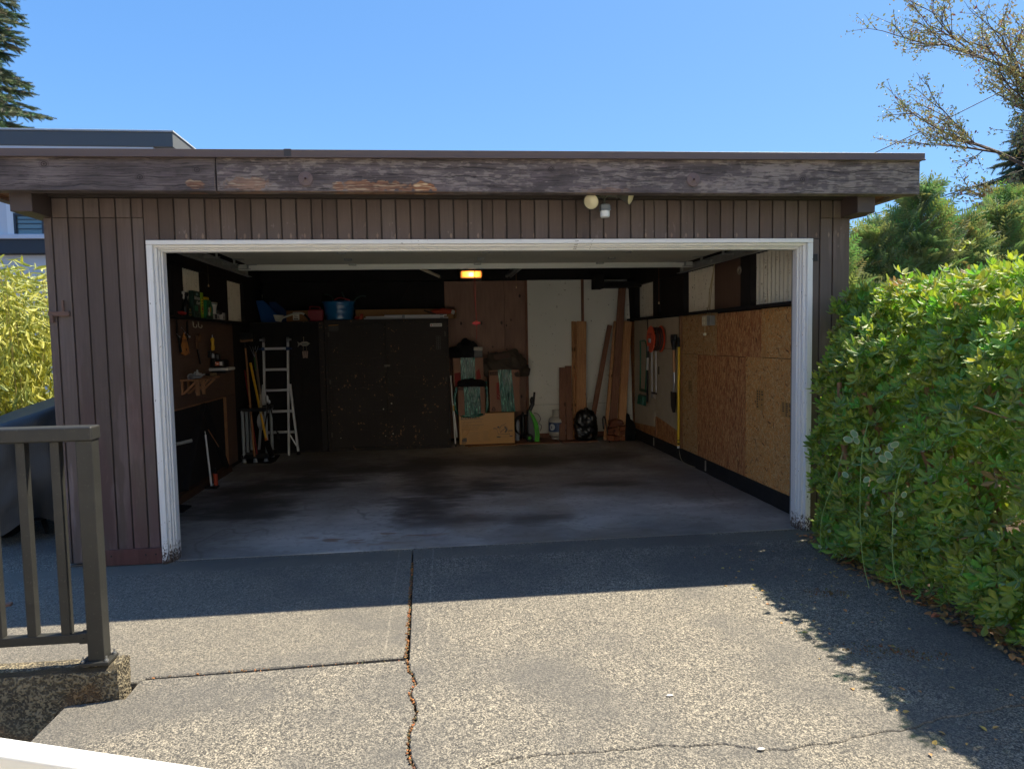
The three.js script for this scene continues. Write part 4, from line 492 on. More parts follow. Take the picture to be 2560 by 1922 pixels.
{ // hanging on the brown panel
  const b = thing('whisk_broom', 'straw whisk broom hanging on the brown left wall', 'broom', [-0.58, 1.5, -2.32]);
  const pts = [[0, 0.0], [0.075, 0.03], [0.062, 0.1], [0.04, 0.18], [0.022, 0.2], [0.016, 0.24], [0, 0.245]]; const g = lathe(pts, 40); g.scale(0.35, 1, 1.35); warp(g, (v) => { const a = Math.atan2(v.z, v.x); if (v.y < 0.15) { v.x += 0.002 * Math.sin(a * 40); v.y += 0.01 * Math.sin(a * 23); } }); g.computeVertexNormals(); obj('straw', g, TM(tFir, 0.85, 0.001, { color: '#e8c890' }), b); obj('stitching', [tor(0.051, 0.003, [0, 0.15, 0], [Math.PI / 2, 0, 0], 24).scale(0.37, 1, 1.33), tor(0.047, 0.003, [0, 0.165, 0], [Math.PI / 2, 0, 0], 24).scale(0.37, 1, 1.33)], m.brownDark, b); obj('hook', tube([[-0.03, 0.3, -0.01], [0, 0.26, -0.01], [0.012, 0.24, 0], [0, 0.232, 0.01]], 0.004, 12, 5), m.steel, b);
  const s = thing('hedge_shears', 'dark hedge shears hung blades up behind the whisk broom', 'shears', [-0.605, 1.6, -2.34]);
  for (const k of [-1, 1]) { obj('blade', ext([[0, 0.08], [0.02, 0.1], [0.028, 0.2], [0.008, 0.27], [-0.012, 0.25], [-0.02, 0.12]], 0.006, { bevel: 0.001 }).rotateY(Math.PI / 2).translate(0.005, 0, k * 0.15 + 0.02), m.blackMetal, s); obj('handle', rod([0.012, 0.1, k * 0.13 + 0.03], [0.02, -0.06, k * 0.1 + 0.02], 0.01, 0.012, 8), m.blackRubber, s); obj('rivet', [ball(0.011, 1, 1, 1, [0.02, 0.1, k * 0.15], 8), rod([0.02, 0.1, k * 0.15], [0.02, 0.13, k * 0.15 + 0.07], 0.003, 0.003, 5)], m.steel, s); }
  const p = thing('leather_holster', 'brown leather tool holster hanging beside the whisk broom', 'holster', [-0.605, 1.56, -2.78]); obj('pouch', [ball(0.05, 0.35, 1, 1, [0.012, 0.13, -0.05]), box(0.02, 0.15, 0.06, { r: 0.008, at: [0.012, 0.08, 0.04] })], M('#6a4a34', 0.75), p); obj('knife', bar([0.012, 0.0, 0.04], [0.012, -0.16, -0.04], 0.012, 0.03), m.blackMetal, p);
  for (const [z, lab] of [[-2.71, 'pale wire hook on the brown wall above the leather holster'], [-2.88, 'double-pronged pale wire hook on the brown wall, away from the broom']]) { const h = thing('wall_hook', lab, 'hook', [-0.618, 1.815, z]); obj('wire', [tube([[0, 0.06, 0], [0.004, 0.03, 0], [0.006, 0.0, 0], [0.03, -0.01, -0.02], [0.03, 0.02, -0.03]], 0.004, 14, 5)], M('#b9b49c', 0.4), h); }
}
{ // garden products standing on the left ledge
  const print = (w, h, fn) => canvasTex(w, h, 1, 1, fn);
  const sideUV = (g, w, h, z0, y0) => { const p = g.attributes.position, n = g.attributes.normal, uv = g.attributes.uv; for (let i = 0; i < p.count; i++) { if (n.getX(i) > 0.5) uv.setXY(i, (z0 - p.getZ(i)) / w, (p.getY(i) - y0) / h); else uv.setXY(i, 0.02, 0.985); } return g; };
  const sp = thing('spray_bottle', 'black spray bottle with a white trigger on the left wall ledge', 'spray bottle', [-0.535, 1.907, -2.28]);
  const lp = print(128, 128, (q) => { q.fillStyle = '#101010'; q.fillRect(0, 0, 128, 128); q.fillStyle = '#b8a23a'; q.fillRect(0, 108, 128, 8); q.font = 'bold 15px sans-serif'; q.fillStyle = '#c9b24a'; q.fillRect(30, 40, 60, 12); q.fillStyle = '#d8d2c0'; q.fillRect(40, 22, 40, 8); for (let i = 0; i < 5; i++) q.fillRect(18 + i * 20, 72, 10, 12); });
  const bg = lathe([[0, 0], [0.058, 0.0], [0.062, 0.01], [0.062, 0.1], [0.05, 0.14], [0.022, 0.18], [0.018, 0.215], [0, 0.215]], 20); bg.scale(0.6, 1, 1.1); obj('bottle', bg, M('#121212', 0.35), sp); obj('label', sideUV(box(0.004, 0.09, 0.1, { at: [0.038, 0.055, 0] }), 0.1, 0.09, 0.05, 0.01), M('#ffffff', 0.4, { map: lp }), sp); obj('spray_head', [box(0.03, 0.04, 0.1, { r: 0.008, at: [0, 0.235, 0.0] })], m.blackPlastic, sp); obj('trigger', [bar([0, 0.23, 0.045], [0, 0.185, 0.06], 0.014, 0.012), box(0.024, 0.03, 0.03, { r: 0.005, at: [0, 0.245, 0.06] })], m.whitePlastic, sp);
  const rd = thing('red_pouch', 'flat red plastic pouch lying under the spray bottle', 'pouch', [-0.55, 1.907, -2.28]); obj('pouch', smooth(new THREE.SphereGeometry(0.06, 20, 12), (v) => { v.z *= 2.9; v.y *= 0.42; v.y += 0.026 + v.z * 0.06; v.x *= 0.75; v.x -= 0.005; v.y += vn(v.z * 60 + 50, v.x * 60 + 50, 200, 200, 3) * 0.006; }), M('#b03234', 0.4), rd);
  const mk = (name, lab, cat, z, w, h, dep, draw, cw = 96, ch = 192, x = -0.56) => { const o = thing(name, lab, cat, [x, 1.907, z]); obj('carton', sideUV(box(dep, h, w, { r: 0.003, at: [0, h / 2, 0] }), w, h, w / 2, 0), M('#ffffff', 0.55, { map: print(cw, ch, draw) }), o); return o; };
  mk('moss_killer_box', 'tall dark green carton lettered Moss Out on the left wall ledge', 'carton', -2.63, 0.21, 0.29, 0.05, (q, w, h) => { q.fillStyle = '#12382c'; q.fillRect(0, 0, w, h); q.fillStyle = '#e6e2d6'; q.font = 'bold italic 34px sans-serif'; q.fillText('Moss', 6, 62, 84); q.fillText('Out', 34, 96, 56); q.fillStyle = '#3a7a58'; q.fillRect(8, 104, 50, 40); q.fillStyle = '#5a3a2c'; q.fillRect(60, 100, 30, 50); q.fillStyle = '#7aa0a0'; q.fillRect(36, 14, 30, 16); const r = rng(5); for (let i = 0; i < 60; i++) { q.fillStyle = ['#5b5a48', '#8a8468', '#34402f'][i % 3]; q.fillRect(r() * w, 150 + r() * 40, 6, 4); } });
  mk('lime_box', 'narrow lime green carton with yellow lettering beside the moss killer', 'carton', -2.78, 0.085, 0.285, 0.05, (q, w, h) => { q.fillStyle = '#7fae1e'; q.fillRect(0, 0, w, h); q.fillStyle = '#d8c020'; q.fillRect(8, 50, 44, 110); q.fillStyle = '#20280e'; for (let i = 0; i < 5; i++) q.fillRect(16, 60 + i * 20, 28, 8); q.fillStyle = '#a8342a'; q.fillRect(14, 112, 34, 22); }, 64, 192, -0.555);
  const po = thing('plant_food_pouch', 'green plant food pouch with a yellow cap on the left wall ledge', 'pouch', [-0.55, 1.907, -2.92]); const pg = ext([[-0.11, 0], [0.11, 0], [0.1, 0.1], [0.06, 0.19], [0.04, 0.205], [-0.08, 0.205], [-0.11, 0.12]], 0.05, { bevel: 0.004 }); pg.rotateY(Math.PI / 2); sideUV(pg, 0.22, 0.21, 0.11, 0); obj('pouch', pg, M('#ffffff', 0.45, { map: print(128, 128, (q) => { q.fillStyle = '#1e6a3c'; q.fillRect(0, 0, 128, 128); q.fillStyle = '#d8d2b8'; q.beginPath(); q.ellipse(50, 84, 22, 34, 0, 0, 7); q.fill(); q.fillStyle = '#d0a02a'; q.beginPath(); q.ellipse(74, 66, 16, 22, 0.3, 0, 7); q.fill(); q.fillStyle = '#7c2a24'; q.beginPath(); q.ellipse(34, 74, 9, 12, 0, 0, 7); q.fill(); q.fillStyle = '#0e1c18'; q.beginPath(); q.ellipse(64, 40, 14, 11, 0, 0, 7); q.fill(); q.fillStyle = '#12301f'; q.fillRect(0, 108, 128, 20); }) }), po); obj('cap', box(0.045, 0.032, 0.085, { r: 0.006, at: [0.025, 0.224, 0.03] }), M('#d0a91c', 0.45), po);
  const tu = thing('yogurt_tub', 'white plastic tub with teal print standing on a small box on the left ledge', 'tub', [-0.56, 1.974, -3.2]); const tg = lathe([[0, 0], [0.066, 0], [0.068, 0.004], [0.084, 0.1], [0.088, 0.102], [0.092, 0.13], [0, 0.13]], 24); tg.scale(0.6, 1, 1.35); obj('tub', tg, M('#ffffff', 0.45, { map: print(256, 128, (q) => { q.fillStyle = '#dedcd2'; q.fillRect(0, 0, 256, 128); q.fillStyle = '#2a7078'; q.fillRect(0, 104, 256, 14); q.fillRect(0, 34, 256, 5); for (const x of [20, 84, 148, 212]) { q.fillRect(x - 12, 52, 24, 8); q.beginPath(); q.ellipse(x, 78, 16, 14, 0, 0, 7); q.fill(); } }) }), tu);
  mk('bulb_box', 'small white and black carton under the yogurt tub', 'carton', -3.2, 0.28, 0.065, 0.08, (q, w, h) => { q.fillStyle = '#c9c6be'; q.fillRect(0, 0, w, h); q.fillStyle = '#26262a'; q.fillRect(52, 6, 34, 52); q.fillStyle = '#8a6a60'; q.fillRect(6, 10, 40, 6); q.fillStyle = '#8f8f8c'; q.fillRect(96, 22, 24, 24); }, 128, 64);
  mk('filter_box', 'little white and black upright carton at the end of the left ledge', 'carton', -3.58, 0.15, 0.09, 0.06, (q, w, h) => { q.fillStyle = '#c4c2bb'; q.fillRect(0, 0, w, h); q.fillStyle = '#2a2c34'; q.fillRect(38, 0, 30, h); q.fillStyle = '#222'; q.fillRect(14, 30, 10, 18); }, 64, 64);
  const pb = thing('plastic_wrap', 'crumpled clear-grey plastic bag on the cartons of the left ledge', 'bag', [-0.57, 1.975, -3.42]); obj('film', smooth(new THREE.SphereGeometry(0.06, 26, 16), (v) => { v.multiplyScalar(0.75 + vn(v.x * 50 + 60, v.y * 50 + v.z * 40 + 60, 300, 300, 6) * 0.6); v.y *= 0.55; v.z *= 1.5; v.y += 0.02; }), M('#5a5a5c', 0.25), pb);
}
// ---------------------------------------------------------------- cartons, wrap, tools along the back wall
const wrapTex = tex(256, 512, 1, 1, (u, v) => { const s = fb(u, v, 40, 5, 4, 131), t = fb(u, v, 16, 10, 3, 132), k = sm(0.5, 0.72, s * 0.6 + t * 0.4); return [...mix3([14, 92, 80], [150, 226, 198], k), s * 0.7 + t * 0.3]; });
const mWrap = M('#ffffff', 0.16, { map: wrapTex.map, bumpMap: wrapTex.bumpMap, bumpScale: 0.02, clearcoat: 0.6, clearcoatRoughness: 0.2 });
const boxPrint = (w, h, variant) => canvasTex(384, Math.round(384 * h / w), 1, 1, (q, W, H) => {
  q.fillStyle = '#8f6c58'; q.fillRect(0, 0, W, H); const r = rng(variant * 7 + 2); for (let i = 0; i < 900; i++) { q.fillStyle = `rgba(${r() < 0.5 ? '60,40,28' : '190,150,120'},0.06)`; q.fillRect(r() * W, r() * H, 4 + r() * 30, 1); }
  const recycle = (cx, cy, s) => { q.fillStyle = '#241c18'; for (let k = 0; k < 3; k++) { q.save(); q.translate(cx, cy); q.rotate(k * 2.094); q.beginPath(); q.moveTo(-s * 0.62, -s * 0.28); q.lineTo(-s * 0.2, -s * 0.95); q.lineTo(s * 0.25, -s * 0.95); q.lineTo(s * 0.5, -s * 0.55); q.lineTo(s * 0.7, -s * 0.66); q.lineTo(s * 0.52, -s * 0.1); q.lineTo(-0.02 * s, -s * 0.24); q.lineTo(s * 0.2, -s * 0.38); q.lineTo(0, -s * 0.68); q.lineTo(-s * 0.28, -s * 0.1); q.fill(); q.restore(); } };
  if (variant === 1) { q.fillStyle = '#8a2e2a'; q.beginPath(); q.moveTo(W * 0.04, H * 0.53); q.lineTo(W * 0.24, H * 0.5); q.lineTo(W * 0.24, H * 0.98); q.lineTo(W * 0.06, H); q.fill(); q.beginPath(); q.moveTo(W * 0.76, H * 0.5); q.lineTo(W * 0.86, H * 0.38); q.lineTo(W * 0.92, H * 0.72); q.lineTo(W * 0.76, H * 0.78); q.fill(); }
  if (variant > 1) { q.fillStyle = '#1f1815'; q.fillRect(W * 0.02, H * 0.04, W * (variant === 2 ? 0.5 : 0.32), H * 0.075); q.fillStyle = '#8f6c58'; q.font = `bold ${Math.round(H * 0.062)}px sans-serif`; q.fillText('LARGE', W * 0.06, H * 0.1); }
  if (variant === 3) { q.fillStyle = '#8a332c'; q.fillRect(W * 0.24, H * 0.3, W * 0.36, H * 0.4); q.strokeStyle = '#a5705c'; q.lineWidth = W * 0.035; q.beginPath(); q.moveTo(W * 0.27, H * 0.6); q.lineTo(W * 0.36, H * 0.68); q.moveTo(W * 0.31, H * 0.55); q.lineTo(W * 0.42, H * 0.64); q.stroke(); recycle(W * 0.13, H * 0.93, H * 0.055); }
});
{
  const mkBox = (lab, x, y, z, w, h, d, variant, turn, wrapX) => {
    const b = thing('moving_box', lab, 'box', [x, y, z], turn, 'wrapped moving boxes stacked by the cupboard');
    obj('carton', faceUV(box(w, h, d, { r: 0.004, at: [0, h / 2, -d / 2] }), w, h, -w / 2, 0), M('#ffffff', 0.8, { map: boxPrint(w, h, variant) }), b);
    const [a, c, sh] = wrapX, N = 18, Mv = 26, g = new THREE.PlaneGeometry(1, 1, N, Mv), p = g.attributes.position; for (let i = 0; i < p.count; i++) { const u = p.getX(i) + 0.5, v = p.getY(i) + 0.5; p.setXYZ(i, a + (c - a) * u + sh * (1 - v), v * (h + 0.004), 0.003 + 0.007 * vn(u * 14 + 3, v * 5 + 3 + variant * 9, 99, 99, 17) + 0.003 * vn(u * 34, v * 12, 99, 99, 18)); } g.computeVertexNormals(); obj('stretch_wrap', [prep(g), box(c - a, 0.004, d, { at: [(a + c) / 2, h + 0.003, -d / 2] })], mWrap, b); return b;
  };
  mkBox('taped cardboard moving box with a red print and green wrap, topmost beside the cupboard', 2.53, 0.9, -5.27, 0.465, 0.435, 0.36, 1, 0, [-0.115, 0.105, 0.0]);
  mkBox('smaller moving box wrapped in dark green film on the tan carton, nearest the cupboard', 2.56, 0.47, -5.08, 0.405, 0.44, 0.4, 2, 0.02, [-0.115, 0.13, 0.01]);
  mkBox('tall moving box lettered LARGE with a recycling mark and green wrap', 3.075, 0.5, -5.2, 0.468, 0.64, 0.4, 3, 0, [-0.1, 0.11, 0.05]);
  const w2 = thing('wrap_loop', 'loose dark green stretch film bulging round the smaller moving box', 'wrap', [2.56, 0.47, -5.2]); obj('film', [tube([[-0.21, 0.42, 0], [-0.25, 0.25, 0.02], [-0.23, 0.06, 0.03], [-0.15, -0.0, 0.1], [0.1, 0.0, 0.125], [0.22, 0.05, 0.06], [0.245, 0.25, 0.02], [0.23, 0.5, 0]], 0.022, 40, 7)], mWrap, w2);
  const dw = thing('saw_carton', 'tan tool carton printed DEWALT with a saw drawing, lowest in the stack', 'box', [2.787, 0.024, -5.1]);
  const dwt = canvasTex(1024, 576, 1, 1, (q, W, H) => {
    q.fillStyle = '#c0914f'; q.fillRect(0, 0, W, H); const r = rng(8); for (let i = 0; i < 1600; i++) { q.fillStyle = `rgba(${r() < 0.5 ? '120,84,40' : '220,176,110'},0.08)`; q.fillRect(r() * W, r() * H, 4 + r() * 40, 1.5); }
    q.fillStyle = '#454340'; q.font = 'bold 92px sans-serif'; q.fillText('DEWALT', 30, 98, 400); q.fillRect(30, 106, 410, 5);
    q.fillStyle = '#6a5230'; q.font = 'bold 19px sans-serif'; ['12" (305 mm) DOUBLE BEVEL COMPOUND', 'SLIDING MITER SAW', 'SIERRA INGLETADORA COMPUESTA DESLIZANTE', 'DE DOBLE BISEL DE 12 pulg (305 mm)', 'SCIE A ONGLETS A DOUBLE BISEAU', 'COULISSANTE DE 305 mm (12 po)'].forEach((s, i) => q.fillText(s, 42, 158 + i * 27 + Math.floor(i / 2) * 8, 410));
    for (const [x, y, w, h] of [[170, 340, 240, 190], [430, 330, 150, 200]]) { q.strokeStyle = '#8a6a3a'; q.lineWidth = 2; q.strokeRect(x, y, w, h); for (let i = 0; i < 12; i++) { q.fillStyle = '#977644'; q.fillRect(x + 8, y + 10 + i * 15, (w - 20) * (0.6 + r() * 0.4), 5); } }
    q.fillStyle = '#55483a'; q.fillRect(46, 450, 88, 76); q.fillRect(40, 540, 80, 12); q.fillStyle = '#c0914f'; q.fillRect(52, 456, 30, 3);
    q.strokeStyle = '#4a443e'; q.fillStyle = '#4a443e'; q.lineWidth = 5; q.beginPath(); q.arc(820, 310, 72, 2.6, 7.1); q.stroke(); q.lineWidth = 26; q.beginPath(); q.arc(815, 318, 55, -1.2, 1.1); q.stroke(); q.lineWidth = 5; q.beginPath(); q.moveTo(740, 290); q.lineTo(790, 225); q.lineTo(850, 215); q.lineTo(870, 190); q.stroke(); q.beginPath(); q.ellipse(722, 268, 22, 16, 0.3, 0, 7); q.fill(); q.beginPath(); q.moveTo(640, 280); q.lineTo(690, 300); q.lineTo(720, 400); q.lineTo(930, 410); q.lineTo(890, 300); q.stroke(); q.fillRect(915, 330, 70, 18); q.fillRect(625, 282, 60, 14); q.fillRect(690, 440, 70, 22); q.fillRect(930, 435, 55, 20); q.lineWidth = 3; q.strokeRect(730, 400, 200, 50); q.beginPath(); q.moveTo(760, 380); q.quadraticCurveTo(780, 320, 812, 330); q.quadraticCurveTo(830, 300, 850, 300); q.lineWidth = 10; q.stroke();
  });
  obj('carton', faceUV(box(0.842, 0.47, 0.42, { r: 0.005, at: [0, 0.237, -0.21] }), 0.842, 0.47, -0.421, 0.002), M('#ffffff', 0.5, { map: dwt, clearcoat: 0.35, clearcoatRoughness: 0.25 }), dw);
  const folds = []; for (let i = 0; i < 9; i++) { const x = -0.4 + (i % 5) * 0.022, y = 0.06 + Math.floor(i / 5) * 0.1 + (i % 5) * 0.02; folds.push(tube([[x, y, 0.001], [x + 0.03, y + 0.05, 0.003], [x + 0.045, y + 0.11, 0.001]], 0.0025, 8, 5)); } for (let i = 0; i < 8; i++) { const y = 0.04 + i * 0.022; folds.push(tube([[0.02, y, 0.001], [0.06, y + 0.02, 0.003], [0.09 + (i % 3) * 0.01, y + 0.022, 0.001]], 0.0025, 8, 5)); } obj('shrink_film', folds, M('#c89a58', 0.15, { clearcoat: 0.8 }), dw);
  const cb = thing('flat_carton', 'flattened cardboard sheet lying under the tan tool carton', 'cardboard', [2.8, 0.005, -5.09]); obj('sheet', box(0.75, 0.016, 0.1, { r: 0.003, at: [0.06, 0.008, 0.05] }), cardPlain, cb);
  const cloth = (name, lab, cat, at, s, mt, seed, fl = 0) => { const t = thing(name, lab, cat, at); const g = new THREE.SphereGeometry(1, 48, 32); obj('cloth', smooth(g, (v) => { const a = vn(v.x * 3 + 20, v.y * 3 + v.z * 2 + 20, 99, 99, seed), b = vn(v.x * 7 + 20, v.y * 6 + v.z * 5 + 20, 99, 99, seed + 1), c = Math.abs(vn(v.x * 5 + v.y * 8 + 40, v.z * 6 + 40, 99, 99, seed + 2) - 0.5); v.multiplyScalar(0.72 + a * 0.35 + b * 0.12 - c * 0.35); v.x *= s[0]; v.z *= s[2]; v.y = Math.max(fl, v.y) * s[1]; }), mt, t); return t; };
  cloth('black_sack', 'shapeless black cloth sack slumped on top of the red-printed moving box', 'sack', [2.5, 1.337, -5.42], [0.3, 0.3, 0.17], M('#0e0e10', 0.9), 3); const bk = thing('small_black_box', 'small black box with a white lid tipped against the black sack', 'box', [2.69, 1.337, -5.34]); obj('carton', box(0.13, 0.11, 0.1, { r: 0.004, at: [0, 0.056, 0] }), m.blackPlastic, bk); obj('lid', box(0.136, 0.05, 0.11, { r: 0.004, at: [0, 0.137, 0], rot: [0.1, 0, -0.06] }), M('#c4beb0', 0.6), bk);
  cloth('black_bag', 'flat black cloth bag folded on top of the smaller moving box', 'bag', [2.57, 0.912, -5.06], [0.27, 0.11, 0.1], M('#0b0b0c', 0.95), 6);
  cloth('canvas_sheet', 'crumpled grey-brown canvas sheet on the tall moving box', 'cloth', [3.14, 1.142, -5.38], [0.39, 0.33, 0.2], TM(tCloth, 0.95, 0.001, { color: '#5c5348' }), 9, -0.35); const bd = thing('thin_board', 'thin dark board stuck in the crumpled canvas', 'board', [3.0, 1.32, -5.24]); obj('board', box(0.26, 0.09, 0.012, { r: 0.003, at: [0.05, 0.03, 0], rot: [-0.4, 0, 0.17] }), M('#54433a', 0.7), bd);
  const wp = thing('white_poles', 'thin white shade poles leaning on the side of the black cupboard', 'poles', [2.285, 0.03, -5.08]); obj('pole', rod([0.02, 0, 0], [-0.03, 1.05, -0.05], 0.011, 0.011, 10), m.whitePlastic, wp); obj('pole', rod([0.045, 0.12, 0.015], [-0.005, 0.62, 0.0], 0.012, 0.012, 10), m.whitePlastic, wp); obj('tip', rod([0.02, -0.025, 0], [0.02, 0.02, 0], 0.012, 0.012, 8), m.blackRubber, wp); obj('tape', rod([0.005, 0.52, 0.01], [0.001, 0.6, 0.005], 0.0145, 0.0145, 10), M('#b59a4a', 0.6), wp);
  const bt = thing('white_bottle', 'small white bottle on the dark floor board beside the tan carton', 'bottle', [3.28, 0.024, -5.36]); obj('bottle', lathe([[0, 0], [0.03, 0], [0.033, 0.01], [0.033, 0.29], [0.028, 0.31], [0, 0.315]], 16), M('#b8bcc4', 0.4), bt); obj('cap', rod([0, 0.31, 0], [0, 0.335, 0], 0.02, 0.02, 12), M('#c8ccd2', 0.4), bt);
}
{ // green pressure washer / electric machine
  const p = thing('pressure_washer', 'green and grey electric pressure washer with a black hose reel', 'pressure washer', [3.5, 0.024, -5.34]);
  obj('body_shell', [ext([[-0.06, 0.02], [0.07, 0.0], [0.06, 0.25], [-0.02, 0.46], [-0.06, 0.46]], 0.14, { bevel: 0.01 })], M('#55585c', 0.45), p);
  obj('green_cowl', ext([[0.03, 0.0], [0.095, 0.0], [0.1, 0.12], [0.075, 0.28], [0.02, 0.4], [-0.045, 0.48], [-0.02, 0.4], [0.02, 0.28], [0.04, 0.12]], 0.15, { bevel: 0.006 }).translate(0, 0, 0.012), M('#3fae14', 0.4), p);
  obj('cowl_vents', [0, 1, 2, 3, 4, 5, 6].map((i) => box(0.03, 0.006, 0.004, { at: [0.074 - i * 0.001, 0.08 + i * 0.02, 0.17] })), m.blackPlastic, p);
  const wh = obj('wheel', xform(prep(new THREE.CylinderGeometry(0.062, 0.062, 0.04, 24)), [-0.055, 0.062, 0.16], [Math.PI / 2, 0, 0]), m.blackRubber, p); obj('hub', ext(Array.from({ length: 10 }, (_, i) => { const a = i * 0.628, r = i % 2 ? 0.016 : 0.036; return [Math.cos(a) * r, Math.sin(a) * r]; }), 0.006).translate(-0.055, 0.062, 0.18), M('#3fae14', 0.4), wh);
  obj('hose_reel', [ball(0.06, 0.7, 3.6, 1, [-0.14, 0.25, 0.06]), ...[0, 1, 2, 3, 4, 5].map((i) => tor(0.16, 0.008, [-0.13 + i * 0.004, 0.25, 0.03 + i * 0.02], [0, 0.15, 0], 28))], m.blackPlastic, p);
  obj('handle', [bar([-0.06, 0.42, 0.08], [0.03, 0.6, 0.06], 0.06, 0.05, { r: 0.02 }), bar([0.03, 0.58, 0.06], [0.05, 0.76, 0.05], 0.035, 0.03, { r: 0.012 }), ball(0.05, 0.7, 1.4, 0.6, [0.01, 0.62, 0.06])], m.blackPlastic, p);
  obj('power_cord', tube([[0.03, 0.44, 0.1], [0.09, 0.42, 0.12], [0.13, 0.34, 0.1], [0.1, 0.28, 0.12], [0.14, 0.24, 0.12], [0.12, 0.16, 0.14]], 0.005, 30, 6), m.blackRubber, p);
  const t = thing('propane_tank', 'white propane cylinder with a blue label standing at the white wall', 'gas cylinder', [3.93, 0.024, -5.42]);
  const lt = canvasTex(256, 64, 1, 1, (q) => { q.fillStyle = '#b9b7ae'; q.fillRect(0, 0, 256, 64); q.fillStyle = '#24406e'; q.fillRect(0, 4, 256, 52); q.fillStyle = '#cfd4da'; for (const x of [30, 94, 158, 222]) { q.beginPath(); q.ellipse(x, 30, 15, 19, 0.2, 0, 7); q.fill(); } q.fillStyle = '#24406e'; q.font = 'bold 20px sans-serif'; for (const x of [21, 85, 149, 213]) q.fillText('3', x, 38); });
  obj('shell', lathe([[0, 0.035], [0.1, 0.03], [0.13, 0.06], [0.142, 0.1], [0.142, 0.28], [0.13, 0.32], [0.09, 0.355], [0.03, 0.365], [0, 0.365]], 28), M('#b5b2a8', 0.4), t); obj('foot_ring', lathe([[0.09, 0], [0.1, 0], [0.1, 0.045], [0.09, 0.045]], 24), M('#a8a69c', 0.5), t); obj('label', lathe([[0.1435, 0.1], [0.1435, 0.28]], 28), M('#ffffff', 0.4, { map: lt }), t);
  obj('collar', [lathe([[0.075, 0.35], [0.078, 0.35], [0.085, 0.46], [0.08, 0.46]], 24)], M('#b5b2a8', 0.4), t); obj('valve', [rod([0, 0.36, 0], [0, 0.42, 0], 0.016, 0.013, 10), rod([0, 0.4, 0], [0.04, 0.4, 0.03], 0.01, 0.01, 8)], M('#a08a50', 0.4, { metalness: 0.7 }), t);
}
{ // lumber
  const plank = (lab, a, b, w, d, mt, u, turn = 0) => { const t = thing('lumber_board', lab, 'board', a); const e = [b[0] - a[0], b[1] - a[1], b[2] - a[2]]; const l = Math.hypot(...e); const g = box(w, l, d, { r: 0.003, u }); if (turn) g.rotateY(turn); obj('board', orient(g, [0, 0, 0], e), mt, t); };
  plank('short dark red board leaning beside the propane cylinder, its edge to the wall', [3.97, 0.022, -5.24], [4.035, 1.14, -5.5], 0.1, 0.04, m.cedar, 1); plank('short dark red board standing between its twin and the tall pale board', [4.09, 0.022, -5.26], [4.13, 1.165, -5.52], 0.1, 0.04, m.cedar, 2.3);
  plank('tall pale fir board with knots standing before the white wall', [4.275, 0.022, -5.3], [4.37, 1.87, -5.58], 0.15, 0.038, m.fir, 3.2); plank('narrow pale fir board close against the tall knotty one', [4.2, 0.022, -5.34], [4.25, 1.87, -5.6], 0.09, 0.04, m.fir, 4.7, 0.7); plank('dark board edge just behind the tall pale fir board', [4.4, 0.022, -5.45], [4.38, 1.3, -5.61], 0.06, 0.03, m.cedar, 5.1);
  plank('dark slanting board leaning furthest over towards the corner', [4.38, 0.022, -5.2], [4.83, 1.8, -5.58], 0.075, 0.036, m.cedar, 6.6); plank('narrow pale board slanting beside the long brown board', [4.62, 0.022, -5.12], [4.9, 1.86, -5.5], 0.05, 0.038, m.fir, 7.4); plank('longest brown board reaching up under the black beam in the corner', [4.72, 0.022, -5.1], [5.02, 2.42, -5.5], 0.115, 0.04, m.cedar, 8.8); plank('thin pale strip between the long brown board and the wide pale one', [4.8, 0.022, -5.06], [5.03, 1.86, -5.42], 0.03, 0.05, m.fir, 9.1); plank('wide pale knotty board leaning in the corner behind the firewood', [4.84, 0.022, -5.02], [5.08, 1.855, -5.4], 0.115, 0.04, m.fir, 10.2); plank('thin brown strip standing right in the back corner', [4.96, 0.022, -5.2], [5.06, 1.6, -5.58], 0.07, 0.02, m.cedar, 11.2); plank('grey-white strip standing in the corner behind the wide pale board', [5.08, 0.022, -5.3], [5.12, 2.38, -5.62], 0.08, 0.02, m.white, 12.2);
  const g = thing('garbage_bag', 'shiny black plastic garbage bag on the floor in front of the boards', 'garbage bag', [4.32, 0.022, -5.14]); obj('bag', smooth(new THREE.SphereGeometry(1, 64, 44), (v) => { const y = v.y; const a = vn(v.x * 4 + 20, v.y * 4 + v.z * 3 + 20, 99, 99, 31), b = Math.abs(vn(v.x * 9 + v.y * 5 + 40, v.z * 9 + v.y * 4 + 40, 99, 99, 32) - 0.5), c = Math.abs(vn(v.x * 18 + 40, v.y * 14 + v.z * 8 + 40, 99, 99, 33) - 0.5); const k = 0.86 + a * 0.22 - b * 0.16 - c * 0.03; const hr = Math.hypot(v.x, v.z) + 1e-9, sq = Math.pow(Math.max(0, 1 - Math.pow(Math.abs(y), y > 0 ? 3 : 7)), 0.4), ca = v.x / hr, sa = v.z / hr, se = Math.pow(Math.pow(Math.abs(ca), 3) + Math.pow(Math.abs(sa), 3) + 1e-3, -1 / 3); v.x = ca * se * 0.185 * k * sq * (1 - 0.12 * Math.max(0, y)); v.z = sa * se * 0.13 * k * sq; v.y = 0.245 + y * 0.25 * (0.95 + 0.06 * a); }), M('#0c0c0d', 0.36, { clearcoat: 0.2, clearcoatRoughness: 0.3 }), g); obj('knot', ball(0.03, 1.3, 0.8, 1, [0.01, 0.49, 0]), M('#0c0c0d', 0.25), g);
  const f = thing('firewood_bundle', 'bundle of split firewood shrink-wrapped on the floor by the corner', 'firewood', [4.76, 0.006, -4.98], -0.15); const fm = [TM(tRawStud, 0.8, 0.001, { color: '#f0c8b0' }), TM(tRawStud, 0.8, 0.001, { color: '#c89c84' })];
